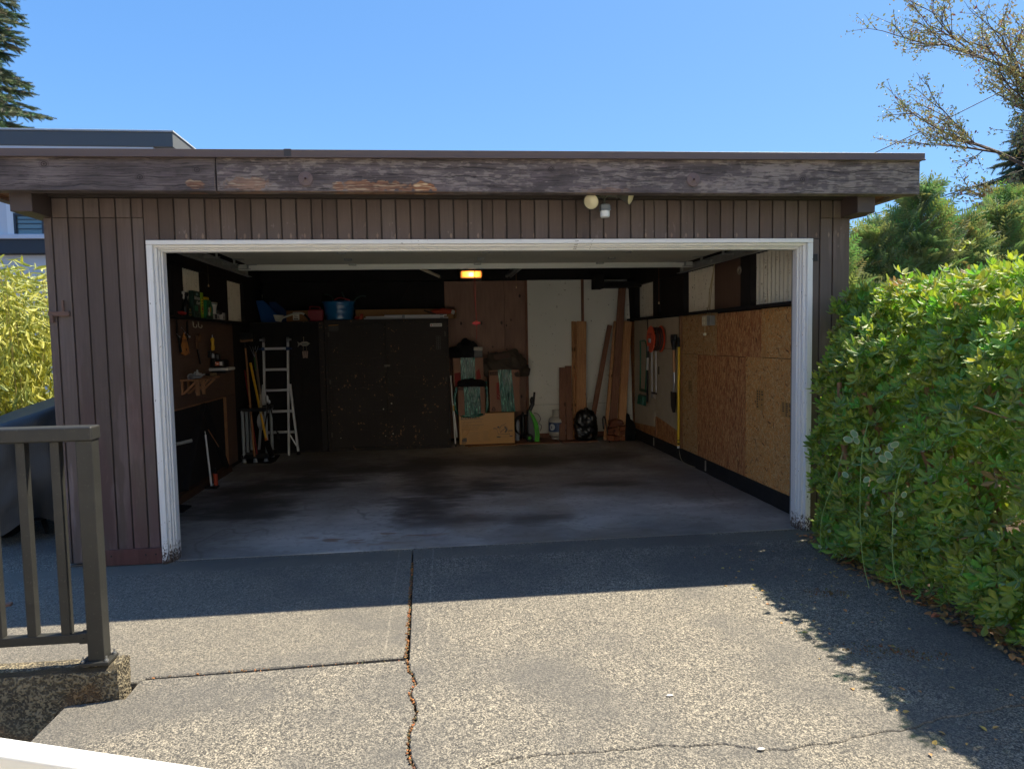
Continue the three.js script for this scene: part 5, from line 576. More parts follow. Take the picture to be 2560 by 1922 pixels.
  const logs = [[[-0.14, 0.02], [-0.03, 0.0], [-0.03, 0.09], [-0.14, 0.1]], [[-0.02, 0.0], [0.06, -0.0], [0.06, 0.08], [-0.02, 0.085]], [[0.07, 0.0], [0.14, 0.0], [0.14, 0.06], [0.1, 0.085], [0.07, 0.08]], [[-0.13, 0.11], [-0.04, 0.1], [-0.05, 0.2], [-0.12, 0.2]], [[-0.06, 0.21], [-0.03, 0.1], [0.01, 0.08], [0.045, 0.12], [0.04, 0.21]], [[0.055, 0.09], [0.13, 0.09], [0.14, 0.17], [0.07, 0.14]], [[0.05, 0.15], [0.13, 0.18], [0.15, 0.24], [0.05, 0.22]], [[-0.1, 0.24], [-0.09, 0.215], [0.08, 0.225], [0.15, 0.26], [0.13, 0.31], [0.02, 0.34], [-0.06, 0.32]]];
  logs.forEach((pt, i) => { const cx = pt.reduce((s, q) => s + q[0], 0) / pt.length, cy = pt.reduce((s, q) => s + q[1], 0) / pt.length, lg = ext(pt.map(([a, b]) => [cx + (a - cx) * 0.86, cy + (b - cy) * 0.86]), 0.36 - 0.03 * (i % 3), { bevel: 0.004 }); lg.translate(0, 0.012, -0.32); obj('log', i === 7 ? xform(lg, [0, 0, 0], [0, 0, 0.05]) : lg, fm[i % 2], f); }); const film = ball(0.06, 1.1, 0.6, 0.4, [0.07, 0.3, 0.02], 16); obj('film', film, new THREE.MeshPhysicalMaterial({ color: '#ffffff', roughness: 0.12, transmission: 1, thickness: 0 }), f);
  const cr = thing('crowbar', 'black hooked iron bar standing in front of the slanting boards', 'crowbar', [4.6, 0.006, -4.98]); obj('bar', tube([[-0.03, 0.2, -0.03], [-0.035, 0.36, -0.04], [-0.02, 0.4, -0.04], [0.0, 0.36, -0.04], [0.02, 0.2, -0.02], [0.05, 0.0, 0.02]], 0.01, 30, 7), m.blackMetal, cr);
  const cloth2 = thing('black_tarp', 'dark heap of folded tarp on the floor behind the firewood', 'tarp', [4.98, 0.006, -5.2]); obj('heap', smooth(new THREE.SphereGeometry(1, 30, 20), (v) => { v.multiplyScalar(0.8 + vn(v.x * 4 + 9, v.y * 4 + v.z * 3 + 9, 99, 99, 44) * 0.4); v.x *= 0.15; v.z *= 0.16; v.y = Math.max(0, v.y + 0.2) * 0.3; }), M('#101011', 0.85), cloth2);
}
{ // right wall: cardboard sheets with hanging tools
  const c = thing('cardboard_backing', 'grey-brown corrugated cardboard sheets nailed over the right wall behind the tools', 'cardboard', [5.18, 0, 0]);
  const sheet = (pts, x) => { const g = ext(pts.map(([z, y]) => [-z, y]), 0.004); g.rotateY(Math.PI / 2); g.translate(x, 0, 0); uvBox(g, 'y'); return g; };
  obj('cardboard_sheet', sheet([[-5.36, 0.25], [-4.36, 0.305], [-4.3, 0.44], [-4.3, 1.12], [-4.32, 1.862], [-5.36, 1.862]], -0.012), m.card, c); obj('cardboard_sheet', sheet([[-4.29, 0.47], [-3.9, 0.43], [-3.36, 0.365], [-3.36, 1.44], [-4.29, 1.44]], -0.011), m.card, c); obj('cardboard_sheet', sheet([[-4.31, 1.445], [-3.36, 1.445], [-3.36, 1.862], [-4.31, 1.862]], -0.011), m.card, c);
  obj('hand_hole', box(0.002, 0.11, 0.05, { at: [-0.0125, 1.13, -4.16] }), m.brownDark, c); obj('torn_flap', xform(box(0.003, 0.22, 0.03, { r: 0.001 }), [-0.02, 0.42, -4.33], [0.1, 0.5, 0]), m.card, c);
  const X = 5.1;
  const gf = thing('manure_fork', 'green-handled shrub rake with flat tines hanging on the cardboard', 'rake', [X, 0.58, -4.8]); obj('handle', tube([[0.03, 0.22, -0.14], [0.04, 0.6, -0.145], [0.04, 0.9, -0.145], [0.03, 0.965, -0.12], [0.02, 0.97, 0.0], [0.03, 0.965, 0.14], [0.04, 0.9, 0.16], [0.04, 0.6, 0.155], [0.03, 0.2, 0.12]], 0.011, 60, 8), M('#1f6e50', 0.4), gf); obj('crossbar', [box(0.02, 0.045, 0.3, { r: 0.005, at: [0.03, 0.225, -0.01] }), box(0.02, 0.02, 0.34, { r: 0.004, at: [0.03, 0.145, -0.02] })], M('#174f3a', 0.5), gf); for (let i = 0; i < 7; i++) obj('tine', bar([0.03, 0.14, -0.2 + i * 0.055], [0.02, 0.0, -0.23 + i * 0.062], 0.014, 0.03, { r: 0.003, turn: 1.57 }), M('#1b6046', 0.5), gf);
  const sp = thing('pole_saw', 'black pole pruner with a white label and a long curved blade, beside the green rake', 'pole saw', [X, 0.65, -4.58]); obj('pole', rod([0.03, 0, 0], [0.03, 0.86, 0.03], 0.014, 0.014, 10), m.blackMetal, sp); obj('label', rod([0.03, 0.47, 0.016], [0.03, 0.65, 0.023], 0.0155, 0.0155, 12), M('#c9cac6', 0.5), sp); obj('head', box(0.03, 0.2, 0.05, { r: 0.01, at: [0.03, 0.75, 0.04] }), m.blackPlastic, sp); obj('saw_blade', tube([[0.03, 0.85, 0.04], [0.03, 1.0, 0.045], [0.035, 1.12, 0.02], [0.04, 1.21, 0.0]], 0.007, 16, 5), m.blackMetal, sp); obj('tip', rod([0.03, -0.02, 0], [0.03, 0.0, 0], 0.016, 0.016, 10), M('#8a6a4a', 0.6), sp);
  const cu = thing('claw_cultivator', 'twin-rod cultivator with small claws hanging below the orange reel', 'cultivator', [X, 0.73, -4.29]); obj('rod', [rod([0.04, 0.07, -0.09], [0.04, 0.68, -0.09], 0.008, 0.008, 8), rod([0.04, 0.07, 0.095], [0.04, 0.68, 0.095], 0.008, 0.008, 8)], m.steel, cu); obj('head', box(0.02, 0.03, 0.21, { r: 0.004, at: [0.04, 0.07, 0] }), m.blackMetal, cu); for (let i = 0; i < 4; i++) obj('claw', rod([0.04, 0.06, -0.09 + i * 0.06], [0.03, 0.0, -0.09 + i * 0.06], 0.006, 0.004, 6), m.galv, cu);
  const r = thing('cord_reel', 'orange cord reel wound with brown extension cord on the right wall', 'cord reel', [5.06, 1.575, -3.96]); const fl = (x) => xform(lathe([[0.05, -0.006], [0.175, -0.006], [0.185, 0], [0.175, 0.006], [0.05, 0.006], [0.05, -0.006]], 40), [x, 0, 0], [0, 0, Math.PI / 2]); obj('flange', fl(-0.07), m.orange, r); obj('flange', fl(0.07), m.orange, r); obj('hub', [xform(prep(new THREE.CylinderGeometry(0.06, 0.06, 0.15, 24)), [0, 0, 0], [0, 0, Math.PI / 2]), box(0.02, 0.035, 0.12, { r: 0.006, at: [-0.078, 0.07, 0] })], M('#b8452a', 0.5), r); obj('crank', [box(0.03, 0.06, 0.06, { r: 0.008, at: [-0.09, -0.02, 0.0] }), tor(0.03, 0.007, [-0.09, -0.13, -0.06], [0, 1.2, 0])], m.greyPlastic, r); const wind = []; for (let i = 0; i < 9; i++) wind.push(tor(0.135 + 0.012 * (i % 3), 0.008, [-0.052 + i * 0.013, 0, 0], [0, Math.PI / 2 + (i % 2 ? 0.05 : -0.04), 0], 30)); obj('wound_cord', wind, M('#5a4038', 0.6), r);
  const s = thing('trench_shovel', 'narrow black trenching shovel with a wooden shaft hanging on the right wall', 'shovel', [X, 0.61, -3.43]); obj('grip', [box(0.045, 0.09, 0.17, { r: 0.02, at: [0.03, 0.98, 0] }), rod([0.03, 0.95, 0], [0.03, 0.82, 0], 0.045, 0.022, 12)], m.blackPlastic, s); obj('shaft', rod([0.03, 0.53, 0.01], [0.03, 0.83, 0.0], 0.019, 0.019, 12), M('#b5865a', 0.55), s); obj('neck', tube([[0.03, 0.54, 0.01], [0.03, 0.4, 0.018], [0.025, 0.31, 0.0], [0.03, 0.26, -0.01]], 0.013, 14, 8), m.steel, s); const sg = ext([[-0.1, 0.27], [0.1, 0.27], [0.09, 0.08], [0.02, 0.0], [-0.05, 0.01], [-0.085, 0.12]], 0.006, { bevel: 0.002 }); sg.rotateY(Math.PI / 2); sg.translate(0.02, 0, 0); obj('blade', sg, m.blackMetal, s);
  const y = thing('yellow_pole', 'long yellow telescoping pole standing against the right wall', 'pole', [X, 0.17, -3.24]); obj('shaft', [rod([0.02, 0.14, 0], [0.03, 1.3, 0], 0.017, 0.016, 12), rod([0.02, 0.02, 0], [0.02, 0.05, 0], 0.015, 0.015, 12), rod([0.02, 0.068, 0], [0.02, 0.1, 0], 0.016, 0.016, 12), rod([0.02, 0.11, 0], [0.02, 0.137, 0], 0.016, 0.016, 12)], m.yellow, y); obj('grip', [rod([0.03, 1.3, 0], [0.03, 1.4, 0], 0.02, 0.018, 12), rod([0.03, 1.4, 0], [0.03, 1.425, 0], 0.014, 0.006, 10), rod([0.02, 0.04, 0], [0.02, 0.14, 0], 0.013, 0.013, 10)], m.blackRubber, y); obj('tip', rod([0.02, 0.0, 0], [0.02, 0.03, 0], 0.016, 0.016, 10), m.whitePlastic, y);
  const o = thing('outlet_box', 'ivory double power outlet with cables on the strand board wall', 'power outlet', [5.18, 1.72, -2.32]); obj('cover_plate', box(0.025, 0.115, 0.13, { r: 0.004, at: [-0.05, 0.06, -0.06] }), M('#c9c0a2', 0.45), o); for (const [yy, zz] of [[0.085, -0.09], [0.085, -0.04], [0.035, -0.09], [0.035, -0.04]]) obj('socket', box(0.006, 0.028, 0.024, { r: 0.003, at: [-0.064, yy, zz] }), M('#e0d8bc', 0.4), o); obj('box', box(0.06, 0.11, 0.1, { r: 0.004, at: [-0.03, 0.06, 0.06] }), m.galv, o); obj('cable', [tube([[-0.03, 0.115, -0.02], [-0.03, 0.2, -0.04], [-0.04, 0.22, 0.02], [-0.05, 0.4, 0.08], [-0.04, 0.62, 0.16], [-0.04, 0.72, 0.19]], 0.006, 30, 6), tube([[-0.03, 0.115, 0.04], [-0.03, 0.18, 0.03], [-0.045, 0.3, 0.09], [-0.05, 0.5, 0.15], [-0.04, 0.72, 0.2]], 0.006, 30, 6), tube([[-0.05, 0.0, -0.07], [-0.05, -0.05, -0.068], [-0.05, -0.085, -0.07]], 0.005, 8, 6)], M('#b3a37c', 0.55), o); obj('plug', box(0.03, 0.03, 0.035, { r: 0.006, at: [-0.05, -0.095, -0.07] }), M('#d8d2bc', 0.45), o);
  const wr = thing('ground_wire', 'thin pale wire hanging down over the dark curb under the yellow pole', 'wire', [5.13, 0.0, -3.2]); obj('wire', tube([[0.03, 0.18, -0.12], [0.02, 0.1, -0.08], [0.0, 0.03, 0.05], [0.0, 0.012, 0.25], [0.03, 0.012, 0.5]], 0.004, 24, 5), M('#a39a80', 0.5), wr);
  for (const [z, yy, w, h, seed] of [[-2.98, 0.98, 0.12, 0.16, 1], [-1.12, 0.98, 0.16, 0.2, 2], [-0.6, 0.93, 0.2, 0.14, 3]]) { const t = canvasTex(96, 96, 1, 1, (q) => { q.fillStyle = seed === 1 ? '#9c7c4c' : '#b98a4e'; q.fillRect(0, 0, 96, 96); q.fillStyle = '#5a4a36'; const k = rng(seed); for (let i = 0; i < 3; i++) for (let j = 0; j < 7; j++) if (k() > 0.25) q.fillRect(10 + i * 28, 8 + j * 12, 12 + k() * 10, 7); }); const g = box(0.001, h, w, { at: [5.1795, yy, z] }); const p = g.attributes.position, uv = g.attributes.uv; for (let i = 0; i < p.count; i++) uv.setXY(i, (z + w / 2 - p.getZ(i)) / w * -1, (p.getY(i) - yy + h / 2) / h); obj('grade_stamp', g, M('#ffffff', 0.75, { map: t }), garage.children.find((q) => q.name === 'right_wall')); }
}
// ---------------------------------------------------------------- in front: low wall, railings, debris
{
  const k = thing('kerb_wall', 'low rough concrete wall carrying the dark metal railing', 'wall', [-1.2, 0, 1.94]);
  const g = new THREE.BoxGeometry(3.5, 0.85, 0.13, 150, 44, 8); g.translate(0, -0.283, 0); const w = smooth(g, (v) => { const e = 0.012, ty = Math.max(0, (v.y - 0.142 + 0.02) / 0.02), tz = Math.max(0, (Math.abs(v.z) - 0.045) / 0.02); if (ty > 0 && tz > 0) { v.y -= e * ty * tz; v.z -= Math.sign(v.z) * e * ty * tz; } v.x += (vn(v.y * 30 + 40, v.z * 30 + 40, 200, 200, 2) - 0.5) * 0.008; v.z += (vn(v.x * 26 + 90, v.y * 26 + 90, 400, 400, 1) - 0.5) * 0.012; v.y += (vn(v.x * 22 + 90, v.z * 22 + 90, 400, 400, 3) - 0.5) * 0.012 * (v.y > 0.1 ? 1 : 0); }); uvBox(w, 'y'); obj('concrete', w, m.agg, k);
  const r = thing('metal_railing', 'dark bronze metal railing with square posts on the low concrete wall', 'railing', [0.45, 0.148, 1.95]);
  const rm = TM(tRail, 0.48, 0.0004, { metalness: 0.1 });
  obj('post', bx(-0.036, 0.036, 0.012, 1.05, -0.034, 0.034, { r: 0.004 }), rm, r); obj('post', bx(-1.95, -1.88, 0.0, 1.05, -0.034, 0.034, { r: 0.004 }), rm, r);
  obj('top_rail', bx(-2.6, 0.042, 1.04, 1.108, -0.045, 0.045, { r: 0.01 }), rm, r); obj('bottom_rail', bx(-2.6, -0.036, 0.1, 0.142, -0.02, 0.02, { r: 0.003 }), rm, r);
  for (let i = 0; i < 12; i++) obj('baluster', bx(-0.153 - i * 0.146, -0.113 - i * 0.146, 0.142, 1.04, -0.02, 0.02, { r: 0.003 }), rm, r);
  for (const x of [-0.045, -1.87]) obj('rail_bracket', [bx(x - 0.03, x + 0.006, 0.096, 0.146, -0.024, 0.024, { r: 0.002 }), rod([x - 0.012, 0.12, 0.024], [x - 0.012, 0.12, 0.028], 0.005, 0.005, 8)], rm, r);
  const bp = obj('base_plate', bx(-0.07, 0.062, 0.0, 0.016, -0.05, 0.055, { r: 0.003 }), rm, r); for (const [x, z] of [[0.048, 0.04], [0.05, -0.035], [-0.055, 0.04]]) obj('bolt', [rod([x, 0.016, z], [x, 0.024, z], 0.01, 0.01, 6), rod([x, 0.02, z], [x, 0.04, z], 0.004, 0.004, 6)], m.steel, bp);
  const p = thing('porch_railing', 'white painted wooden handrail close by the driveway', 'railing', [1.5, 0, 4.13], -0.345); const pw = M('#d9d7d0', 0.5);
  obj('top_rail', bx(-1.4, 0.75, 0.905, 0.952, -0.01, 0.036, { r: 0.006 }), pw, p); obj('bottom_rail', bx(-1.4, 0.75, 0.12, 0.16, -0.005, 0.031, { r: 0.004 }), pw, p); for (let i = 0; i < 14; i++) obj('baluster', bx(-1.3 + i * 0.15, -1.265 + i * 0.15, 0.16, 0.905, -0.002, 0.028, { r: 0.003 }), pw, p); obj('post', bx(0.75, 0.84, 0, 1.0, -0.02, 0.07, { r: 0.006 }), pw, p);
}
const dummy = new THREE.Object3D();
function inst(name, geo, mat, list, parent) { // list: [pos, quaternion, scale, color]
  const o = new THREE.InstancedMesh(geo, mat, list.length); list.forEach(([p, q, s, c], i) => { dummy.position.copy(p); dummy.quaternion.copy(q); if (typeof s === 'number') dummy.scale.setScalar(s); else dummy.scale.copy(s); dummy.updateMatrix(); o.setMatrixAt(i, dummy.matrix); if (c) o.setColorAt(i, c); });
  o.name = parent ? name : numbered(name); o.userData.kind = 'stuff'; o.castShadow = o.receiveShadow = true; (parent || scene).add(o); return o;
}
const qRand = (r) => new THREE.Quaternion().setFromEuler(new THREE.Euler(r() * 6.28, r() * 6.28, r() * 6.28));
const Y = new THREE.Vector3(0, 1, 0);
function tri(list) { const g = new THREE.BufferGeometry(); g.setAttribute('position', new THREE.Float32BufferAttribute(list.flat(2), 3)); g.computeVertexNormals(); return prep(g); }
// a leaf lying along +y (length 1), folded on the midrib and arched; z is its upper side
function leafGeo(w, fold, arch, tipw = 0.62) {
  const c = (t) => [0, t, -arch * t * t], s = (t, k, x) => [k * w * x, t - 0.01, -arch * t * t + fold * w * x];
  const o = []; for (const k of [-1, 1]) { const f = (a, b, d) => o.push(k > 0 ? [a, b, d] : [a, d, b]); const A = s(0.3, k, 0.6), B = s(tipw, k, 1), C = s(0.85, k, 0.62); f(c(0), A, c(0.3)); f(c(0.3), A, B); f(c(0.3), B, c(tipw)); f(c(tipw), B, C); f(c(tipw), C, c(1)); }
  return tri(o);
}
const leafMat = (col, o = {}) => new THREE.MeshPhysicalMaterial({ color: col, roughness: 0.8, transmission: 0.6, thickness: 0, clearcoat: 0.35, clearcoatRoughness: 0.3, side: THREE.DoubleSide, ...o });

{ // ------------------------------------------------ clipped evergreen hedge with whorls of glossy leaves
  const h = thing('leafy_hedge', 'tall clipped evergreen hedge with glossy leaves along the right of the driveway', 'hedge', [5.7, 0, 1.8]);
  const r = rng(21), lf = leafGeo(0.2, 0.35, 0.16);
  const whorl = (n, el, seed) => { const q = rng(seed), a = []; for (let i = 0; i < n; i++) { const g = lf.clone(), s = 0.8 + q() * 0.4; g.scale(s, s, s); g.rotateX(el + (q() - 0.5) * 0.5); g.rotateY(i / n * 6.283 + q() * 0.5); a.push(g); } return mergeGeometries(a); };
  const W = [whorl(6, 1.05, 1), whorl(7, 0.8, 2), whorl(5, 1.3, 3)];
  // rounded box surface: x from the driveway side, y height, z along the drive
  const x0 = -0.83, x1 = 1.1, z0 = -1.62, z1 = 1.9;
  const top = (x, z) => 1.85 + 0.12 * Math.min(1, Math.max(0, (x - x0) * 1.2)) - 0.06 * Math.max(0, z + 1) + 0.22 * (vn(x * 3 + 30, z * 3 + 30, 200, 200, 61) - 0.5) - 0.05 + 0.05 * z * 0;
  const side = (y, z) => x0 + 0.11 * (vn(y * 4 + 9, z * 4 + 9, 99, 99, 62) - 0.5) * 2 + 0.08 * (vn(y * 9 + 9, z * 9 + 9, 99, 99, 64) - 0.5) + (y > 1.1 ? (y - 1.1) * (y - 1.1) * 0.3 : 0) + 0.07 * Math.max(0, 0.35 - y) + Math.max(0, -0.95 - z) * 0.3;
  const back = (x, y) => z0 + 0.06 * (vn(x * 3 + 5, y * 3 + 5, 99, 99, 63) - 0.5);
  const green = (t) => { const k = r(); const c = new THREE.Color(); if (k < 0.27) c.setRGB(0.38 + 0.12 * r(), 0.5 + 0.08 * r(), 0.04); else if (k < 0.285) c.setRGB(0.34, 0.22, 0.07); else c.setRGB(0.16 + 0.2 * r(), 0.31 + 0.2 * r(), 0.025 + 0.015 * r()); return c; };
  const lists = [[], [], []];
  const put = (p, n, sc) => { const d = n.clone().multiplyScalar(0.6).add(new THREE.Vector3((r() - 0.5) * 1.0, 0.7 + (r() - 0.5) * 0.8, (r() - 0.5) * 1.0)).normalize(); const q = new THREE.Quaternion().setFromUnitVectors(Y, d).multiply(new THREE.Quaternion().setFromAxisAngle(Y, r() * 6.28)); lists[Math.floor(r() * 3)].push([p, q, sc * (0.04 + 0.055 * r() * r() + 0.01 * r()), green()]); };
  for (let i = 0; i < 7600; i++) { const z = z0 + (z1 - z0) * r(), y = 0.05 + 1.9 * r(), dep = Math.pow(r(), 1.7) * 0.45; if (fb(y * 0.2, z * 0.2, 20, 20, 2, 66) > 0.58 && dep < 0.16) continue; put(new THREE.Vector3(side(y, z) + dep - 0.02, y, z), new THREE.Vector3(-1, 0.15, 0.1), 1); }
  for (let i = 0; i < 4500; i++) { const z = z0 + (z1 - z0) * r(), x = x0 + 0.1 + (x1 - x0) * r(), y = top(x, z) - Math.pow(r(), 1.8) * 0.4 + (r() < 0.12 ? 0.26 * r() * r() : 0); if (x < side(y, z)) continue; put(new THREE.Vector3(x, y, z), new THREE.Vector3(-0.15, 1, 0.1), 1.05); }
  for (let i = 0; i < 1300; i++) { const z = z0 + (z1 - z0) * r(), y = 0.04 + 0.5 * r(); put(new THREE.Vector3(side(y, z) + Math.pow(r(), 1.5) * 0.2 - 0.02, y, z), new THREE.Vector3(-1, 0.15, 0.1), 0.95); }
  for (let i = 0; i < 3000; i++) { const y = 0.05 + 1.85 * r(), x = x0 + 0.1 + (x1 - x0) * r(), z = back(x, y) + Math.pow(r(), 1.7) * 0.35; if (x < side(y, z)) continue; put(new THREE.Vector3(x, y, z), new THREE.Vector3(-0.2, 0.2, -1), 1); }
  for (let i = 0; i < 2600; i++) { const y = 0.05 + 1.85 * r(), x = x0 + 0.1 + (x1 - x0) * r(), z = z1 - Math.pow(r(), 1.7) * 0.4; put(new THREE.Vector3(x, y, z), new THREE.Vector3(0, 0.2, 1), 1); }
  const lm = leafMat('#ffffff'); W.forEach((g, i) => inst('foliage', g, lm, lists[i], h));
  const bm = M('#866448', 0.85), bm2 = M('#a07c58', 0.85);
  for (let i = 0; i < 46; i++) { const z = z0 + 0.15 + (z1 - z0 - 0.2) * (i + r() * 0.8) / 46, a = [side(0.1, z) + 0.12 + 0.22 * r(), 0, z], l = 0.5 + 0.9 * r(), lean = (r() - 0.5) * 0.5; obj('branch', tube([a, [a[0] + 0.02, l * 0.35, z + lean * 0.3], [a[0] - 0.06 * r(), l * 0.7, z + lean * 0.7 + (r() - 0.5) * 0.08], [side(l, z) + 0.06 + 0.08 * r(), l, z + lean]], 0.009 + 0.012 * r(), 10, 6), i % 2 ? bm : bm2, h); }
  for (let i = 0; i < 60; i++) { const z = z0 + 0.1 + (z1 - z0 - 0.2) * r(), y = 0.15 + 1.4 * r(), x = side(y, z) + 0.05; obj('twig', tube([[x + 0.14, y - 0.06, z + (r() - 0.5) * 0.2], [x + 0.04, y, z + (r() - 0.5) * 0.06], [x - 0.02, y + 0.08 * r(), z + (r() - 0.5) * 0.3]], 0.003 + 0.003 * r(), 6, 5), bm2, h); }
  const lms = [leafMat(L3(0.13, 0.28, 0.035)), leafMat(L3(0.2, 0.36, 0.04)), leafMat(L3(0.1, 0.22, 0.035)), leafMat(L3(0.34, 0.42, 0.05)), leafMat(L3(0.38, 0.24, 0.08))], one = lf.clone();
  let made = 0; while (made < 300) { const z = -1.5 + 2.3 * r(), y = 0.08 + 1.85 * r(), p = new THREE.Vector3(side(y, z) - 0.035 - 0.03 * r(), y, z), n = 5; const base = new THREE.Quaternion().setFromUnitVectors(Y, new THREE.Vector3(-0.9, 0.5 + (r() - 0.5), (r() - 0.3) * 1.1).normalize()), mt = lms[Math.min(4, Math.floor(Math.pow(r(), 1.3) * 4.01))]; for (let k = 0; k < n && made < 300; k++, made++) { const o = new THREE.Mesh(one, mt); o.name = 'leaf'; o.position.copy(p); o.quaternion.copy(base).multiply(new THREE.Quaternion().setFromEuler(new THREE.Euler(0, k / n * 6.283 + r() * 0.5, 0))).multiply(new THREE.Quaternion().setFromEuler(new THREE.Euler(1.0 + (r() - 0.5) * 0.5, 0, 0))); o.scale.setScalar(0.055 + 0.03 * r()); h.add(o); } }
}
{ // variegated creeper trailing out of the hedge
  const v = thing('variegated_vine', 'trailing vine with round cream-edged leaves hanging out of the hedge', 'vine', [4.72, 0.3, 1.35]);
  const r = rng(33), sm1 = M('#7f9a5a', 0.7), lg = leafMat(L3(0.1, 0.2, 0.09), { transmission: 0.05, clearcoat: 0.05 }), le = leafMat(L3(0.3, 0.33, 0.2), { transmission: 0.05, clearcoat: 0.05 });
  const oval = (s) => { const a = []; for (let i = 0; i < 12; i++) a.push([Math.cos(i / 12 * 6.283) * 0.36 * s * (Math.sin(i / 12 * 6.283) > 0.9 ? 0.6 : 1), 0.5 + Math.sin(i / 12 * 6.283) * 0.5 * s]); return a; };
  const outer = xform(ext(oval(1), 0.012), [0, 0, 0]), inner = mergeGeometries([xform(ext(oval(0.78), 0.01), [0, 0, 0.008]), xform(ext(oval(0.78), 0.01), [0, 0, -0.006])]);
  for (const pts of [[[0.08, 0.75, -0.2], [-0.02, 0.6, -0.1], [-0.06, 0.3, -0.06], [-0.06, -0.1, -0.02], [-0.03, -0.27, 0.0]], [[0.1, 0.6, 0.2], [-0.02, 0.5, 0.25], [-0.08, 0.2, 0.28], [-0.08, -0.05, 0.3], [-0.05, -0.2, 0.33]], [[0.1, 0.5, -0.5], [0.0, 0.3, -0.45], [-0.05, 0.05, -0.5], [-0.03, -0.2, -0.55]]]) obj('stem', tube(pts, 0.0025, 30, 5), sm1, v);
  const spots = []; for (let i = 0; i < 11; i++) spots.push([-0.02 - 0.08 * r(), 0.35 + 0.33 * r(), -0.22 + 0.5 * r(), 0.05 + 0.02 * r()]); for (let i = 0; i < 9; i++) spots.push([-0.04 - 0.05 * r(), -0.2 + 0.6 * r(), -0.5 + r(), 0.03 + 0.015 * r()]);
  for (const [x, y, z, s] of spots) { const q = new THREE.Euler((r() - 0.5) * 1.2, -1.0 + (r() - 0.5) * 1.2, (r() - 0.5) * 2); const o = new THREE.Mesh(outer, le); o.name = 'leaf'; o.position.set(x, y, z); o.rotation.copy(q); o.scale.setScalar(s * 0.85); v.add(o); const i2 = new THREE.Mesh(inner, lg); i2.name = 'leaf_centre'; i2.position.set(0, 0.0, 0); o.add(i2); }
}
{ // fallen leaves under the hedge, bits in the joints, scraps on the concrete
  const r = rng(44), lf = leafGeo(0.3, 0.3, 0.3), a = [], b = [];
  for (let i = 0; i < 900; i++) { const z = 0.15 + 3.2 * r(), e = Math.pow(r(), 1.6), x = 4.93 + 0.12 * (z < 0.8 ? 0.8 - z : 0) - e * 0.16 + r() * 0.14; a.push([new THREE.Vector3(x, 0.008 + 0.02 * r(), z), new THREE.Quaternion().setFromEuler(new THREE.Euler(-1.57 + (r() - 0.5) * 0.9, 0, r() * 6.28, 'YXZ')).premultiply(new THREE.Quaternion().setFromAxisAngle(Y, r() * 6.28)), 0.03 + 0.03 * r(), new THREE.Color().setRGB(0.22 + 0.2 * r(), 0.12 + 0.1 * r(), 0.05 + 0.03 * r())]); }
  for (let i = 0; i < 170; i++) { const z = 0.4 + 2.6 * r(), x = 4.85 - Math.pow(r(), 2) * 1.0; a.push([new THREE.Vector3(x, 0.008, z), new THREE.Quaternion().setFromEuler(new THREE.Euler(-1.57 + (r() - 0.5) * 0.5, 0, 0)).premultiply(new THREE.Quaternion().setFromAxisAngle(Y, r() * 6.28)), 0.014 + 0.022 * r(), new THREE.Color().setRGB(0.3 + 0.2 * r(), 0.2 + 0.1 * r(), 0.08)]); }
  tag(inst('fallen_leaves', lf, M('#ffffff', 0.9, { side: THREE.DoubleSide }), a), 'dry brown fallen leaves along the foot of the hedge', 'leaves');
  const chip = prep(new THREE.IcosahedronGeometry(1, 0)); chip.scale(1, 0.5, 0.7);
  const along = (p, n, wd) => { for (let i = 0; i < n; i++) { const k = Math.floor(r() * (p.length - 1)), t = r(), x = p[k][0] + (p[k + 1][0] - p[k][0]) * t, z = p[k][1] + (p[k + 1][1] - p[k][1]) * t; b.push([new THREE.Vector3(x + (r() - 0.5) * wd, -0.016 + 0.02 * r(), z + (r() - 0.5) * wd), qRand(r), 0.003 + 0.006 * r(), r() < 0.45 ? new THREE.Color().setRGB(0.3 + 0.14 * r(), 0.13 + 0.05 * r(), 0.055) : new THREE.Color().setRGB(0.1 + 0.08 * r(), 0.08 + 0.04 * r(), 0.05)]); } };
  along([[1.838, 0.3], [1.845, 1.1], [1.856, 1.8]], 340, 0.02); along(vcr.filter((p) => p[1] < 2.3), 90, 0.012); along(vcr.filter((p) => p[1] > 2.3 && p[1] < 3.2), 190, 0.016); along([[0.6, 1.84], [1.86, 1.812]], 34, 0.01); along(hcr, 22, 0.012);
  tag(inst('joint_debris', chip, M('#ffffff', 0.9), b), 'orange-brown bark crumbs lying in the slab joints', 'debris');
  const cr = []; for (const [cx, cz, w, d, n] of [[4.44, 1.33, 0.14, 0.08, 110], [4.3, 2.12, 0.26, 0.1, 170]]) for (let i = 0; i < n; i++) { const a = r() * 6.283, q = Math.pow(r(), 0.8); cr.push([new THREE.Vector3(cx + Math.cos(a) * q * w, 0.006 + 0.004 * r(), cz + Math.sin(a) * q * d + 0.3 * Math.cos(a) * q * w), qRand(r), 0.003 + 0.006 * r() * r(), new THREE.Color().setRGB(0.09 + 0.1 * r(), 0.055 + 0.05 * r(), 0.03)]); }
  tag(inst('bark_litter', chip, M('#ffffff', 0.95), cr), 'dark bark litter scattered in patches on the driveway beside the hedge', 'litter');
  [[3.053, 2.377, 'flattened white paper scrap alone on the sunlit concrete'], [3.267, 2.815, 'small white pebble lying on the crack across the driveway']].forEach(([x, z, lab]) => { const t = tag(obj('litter_scrap', smooth(new THREE.SphereGeometry(0.013, 10, 8), (v) => { v.y *= 0.25; v.x *= 1 + 0.4 * vn(v.z * 90 + 9, 3, 99, 99, 4); v.z *= 0.6; }), M('#d8d4ca', 0.8)), lab, 'litter'); t.position.set(x, 0.009, z); });
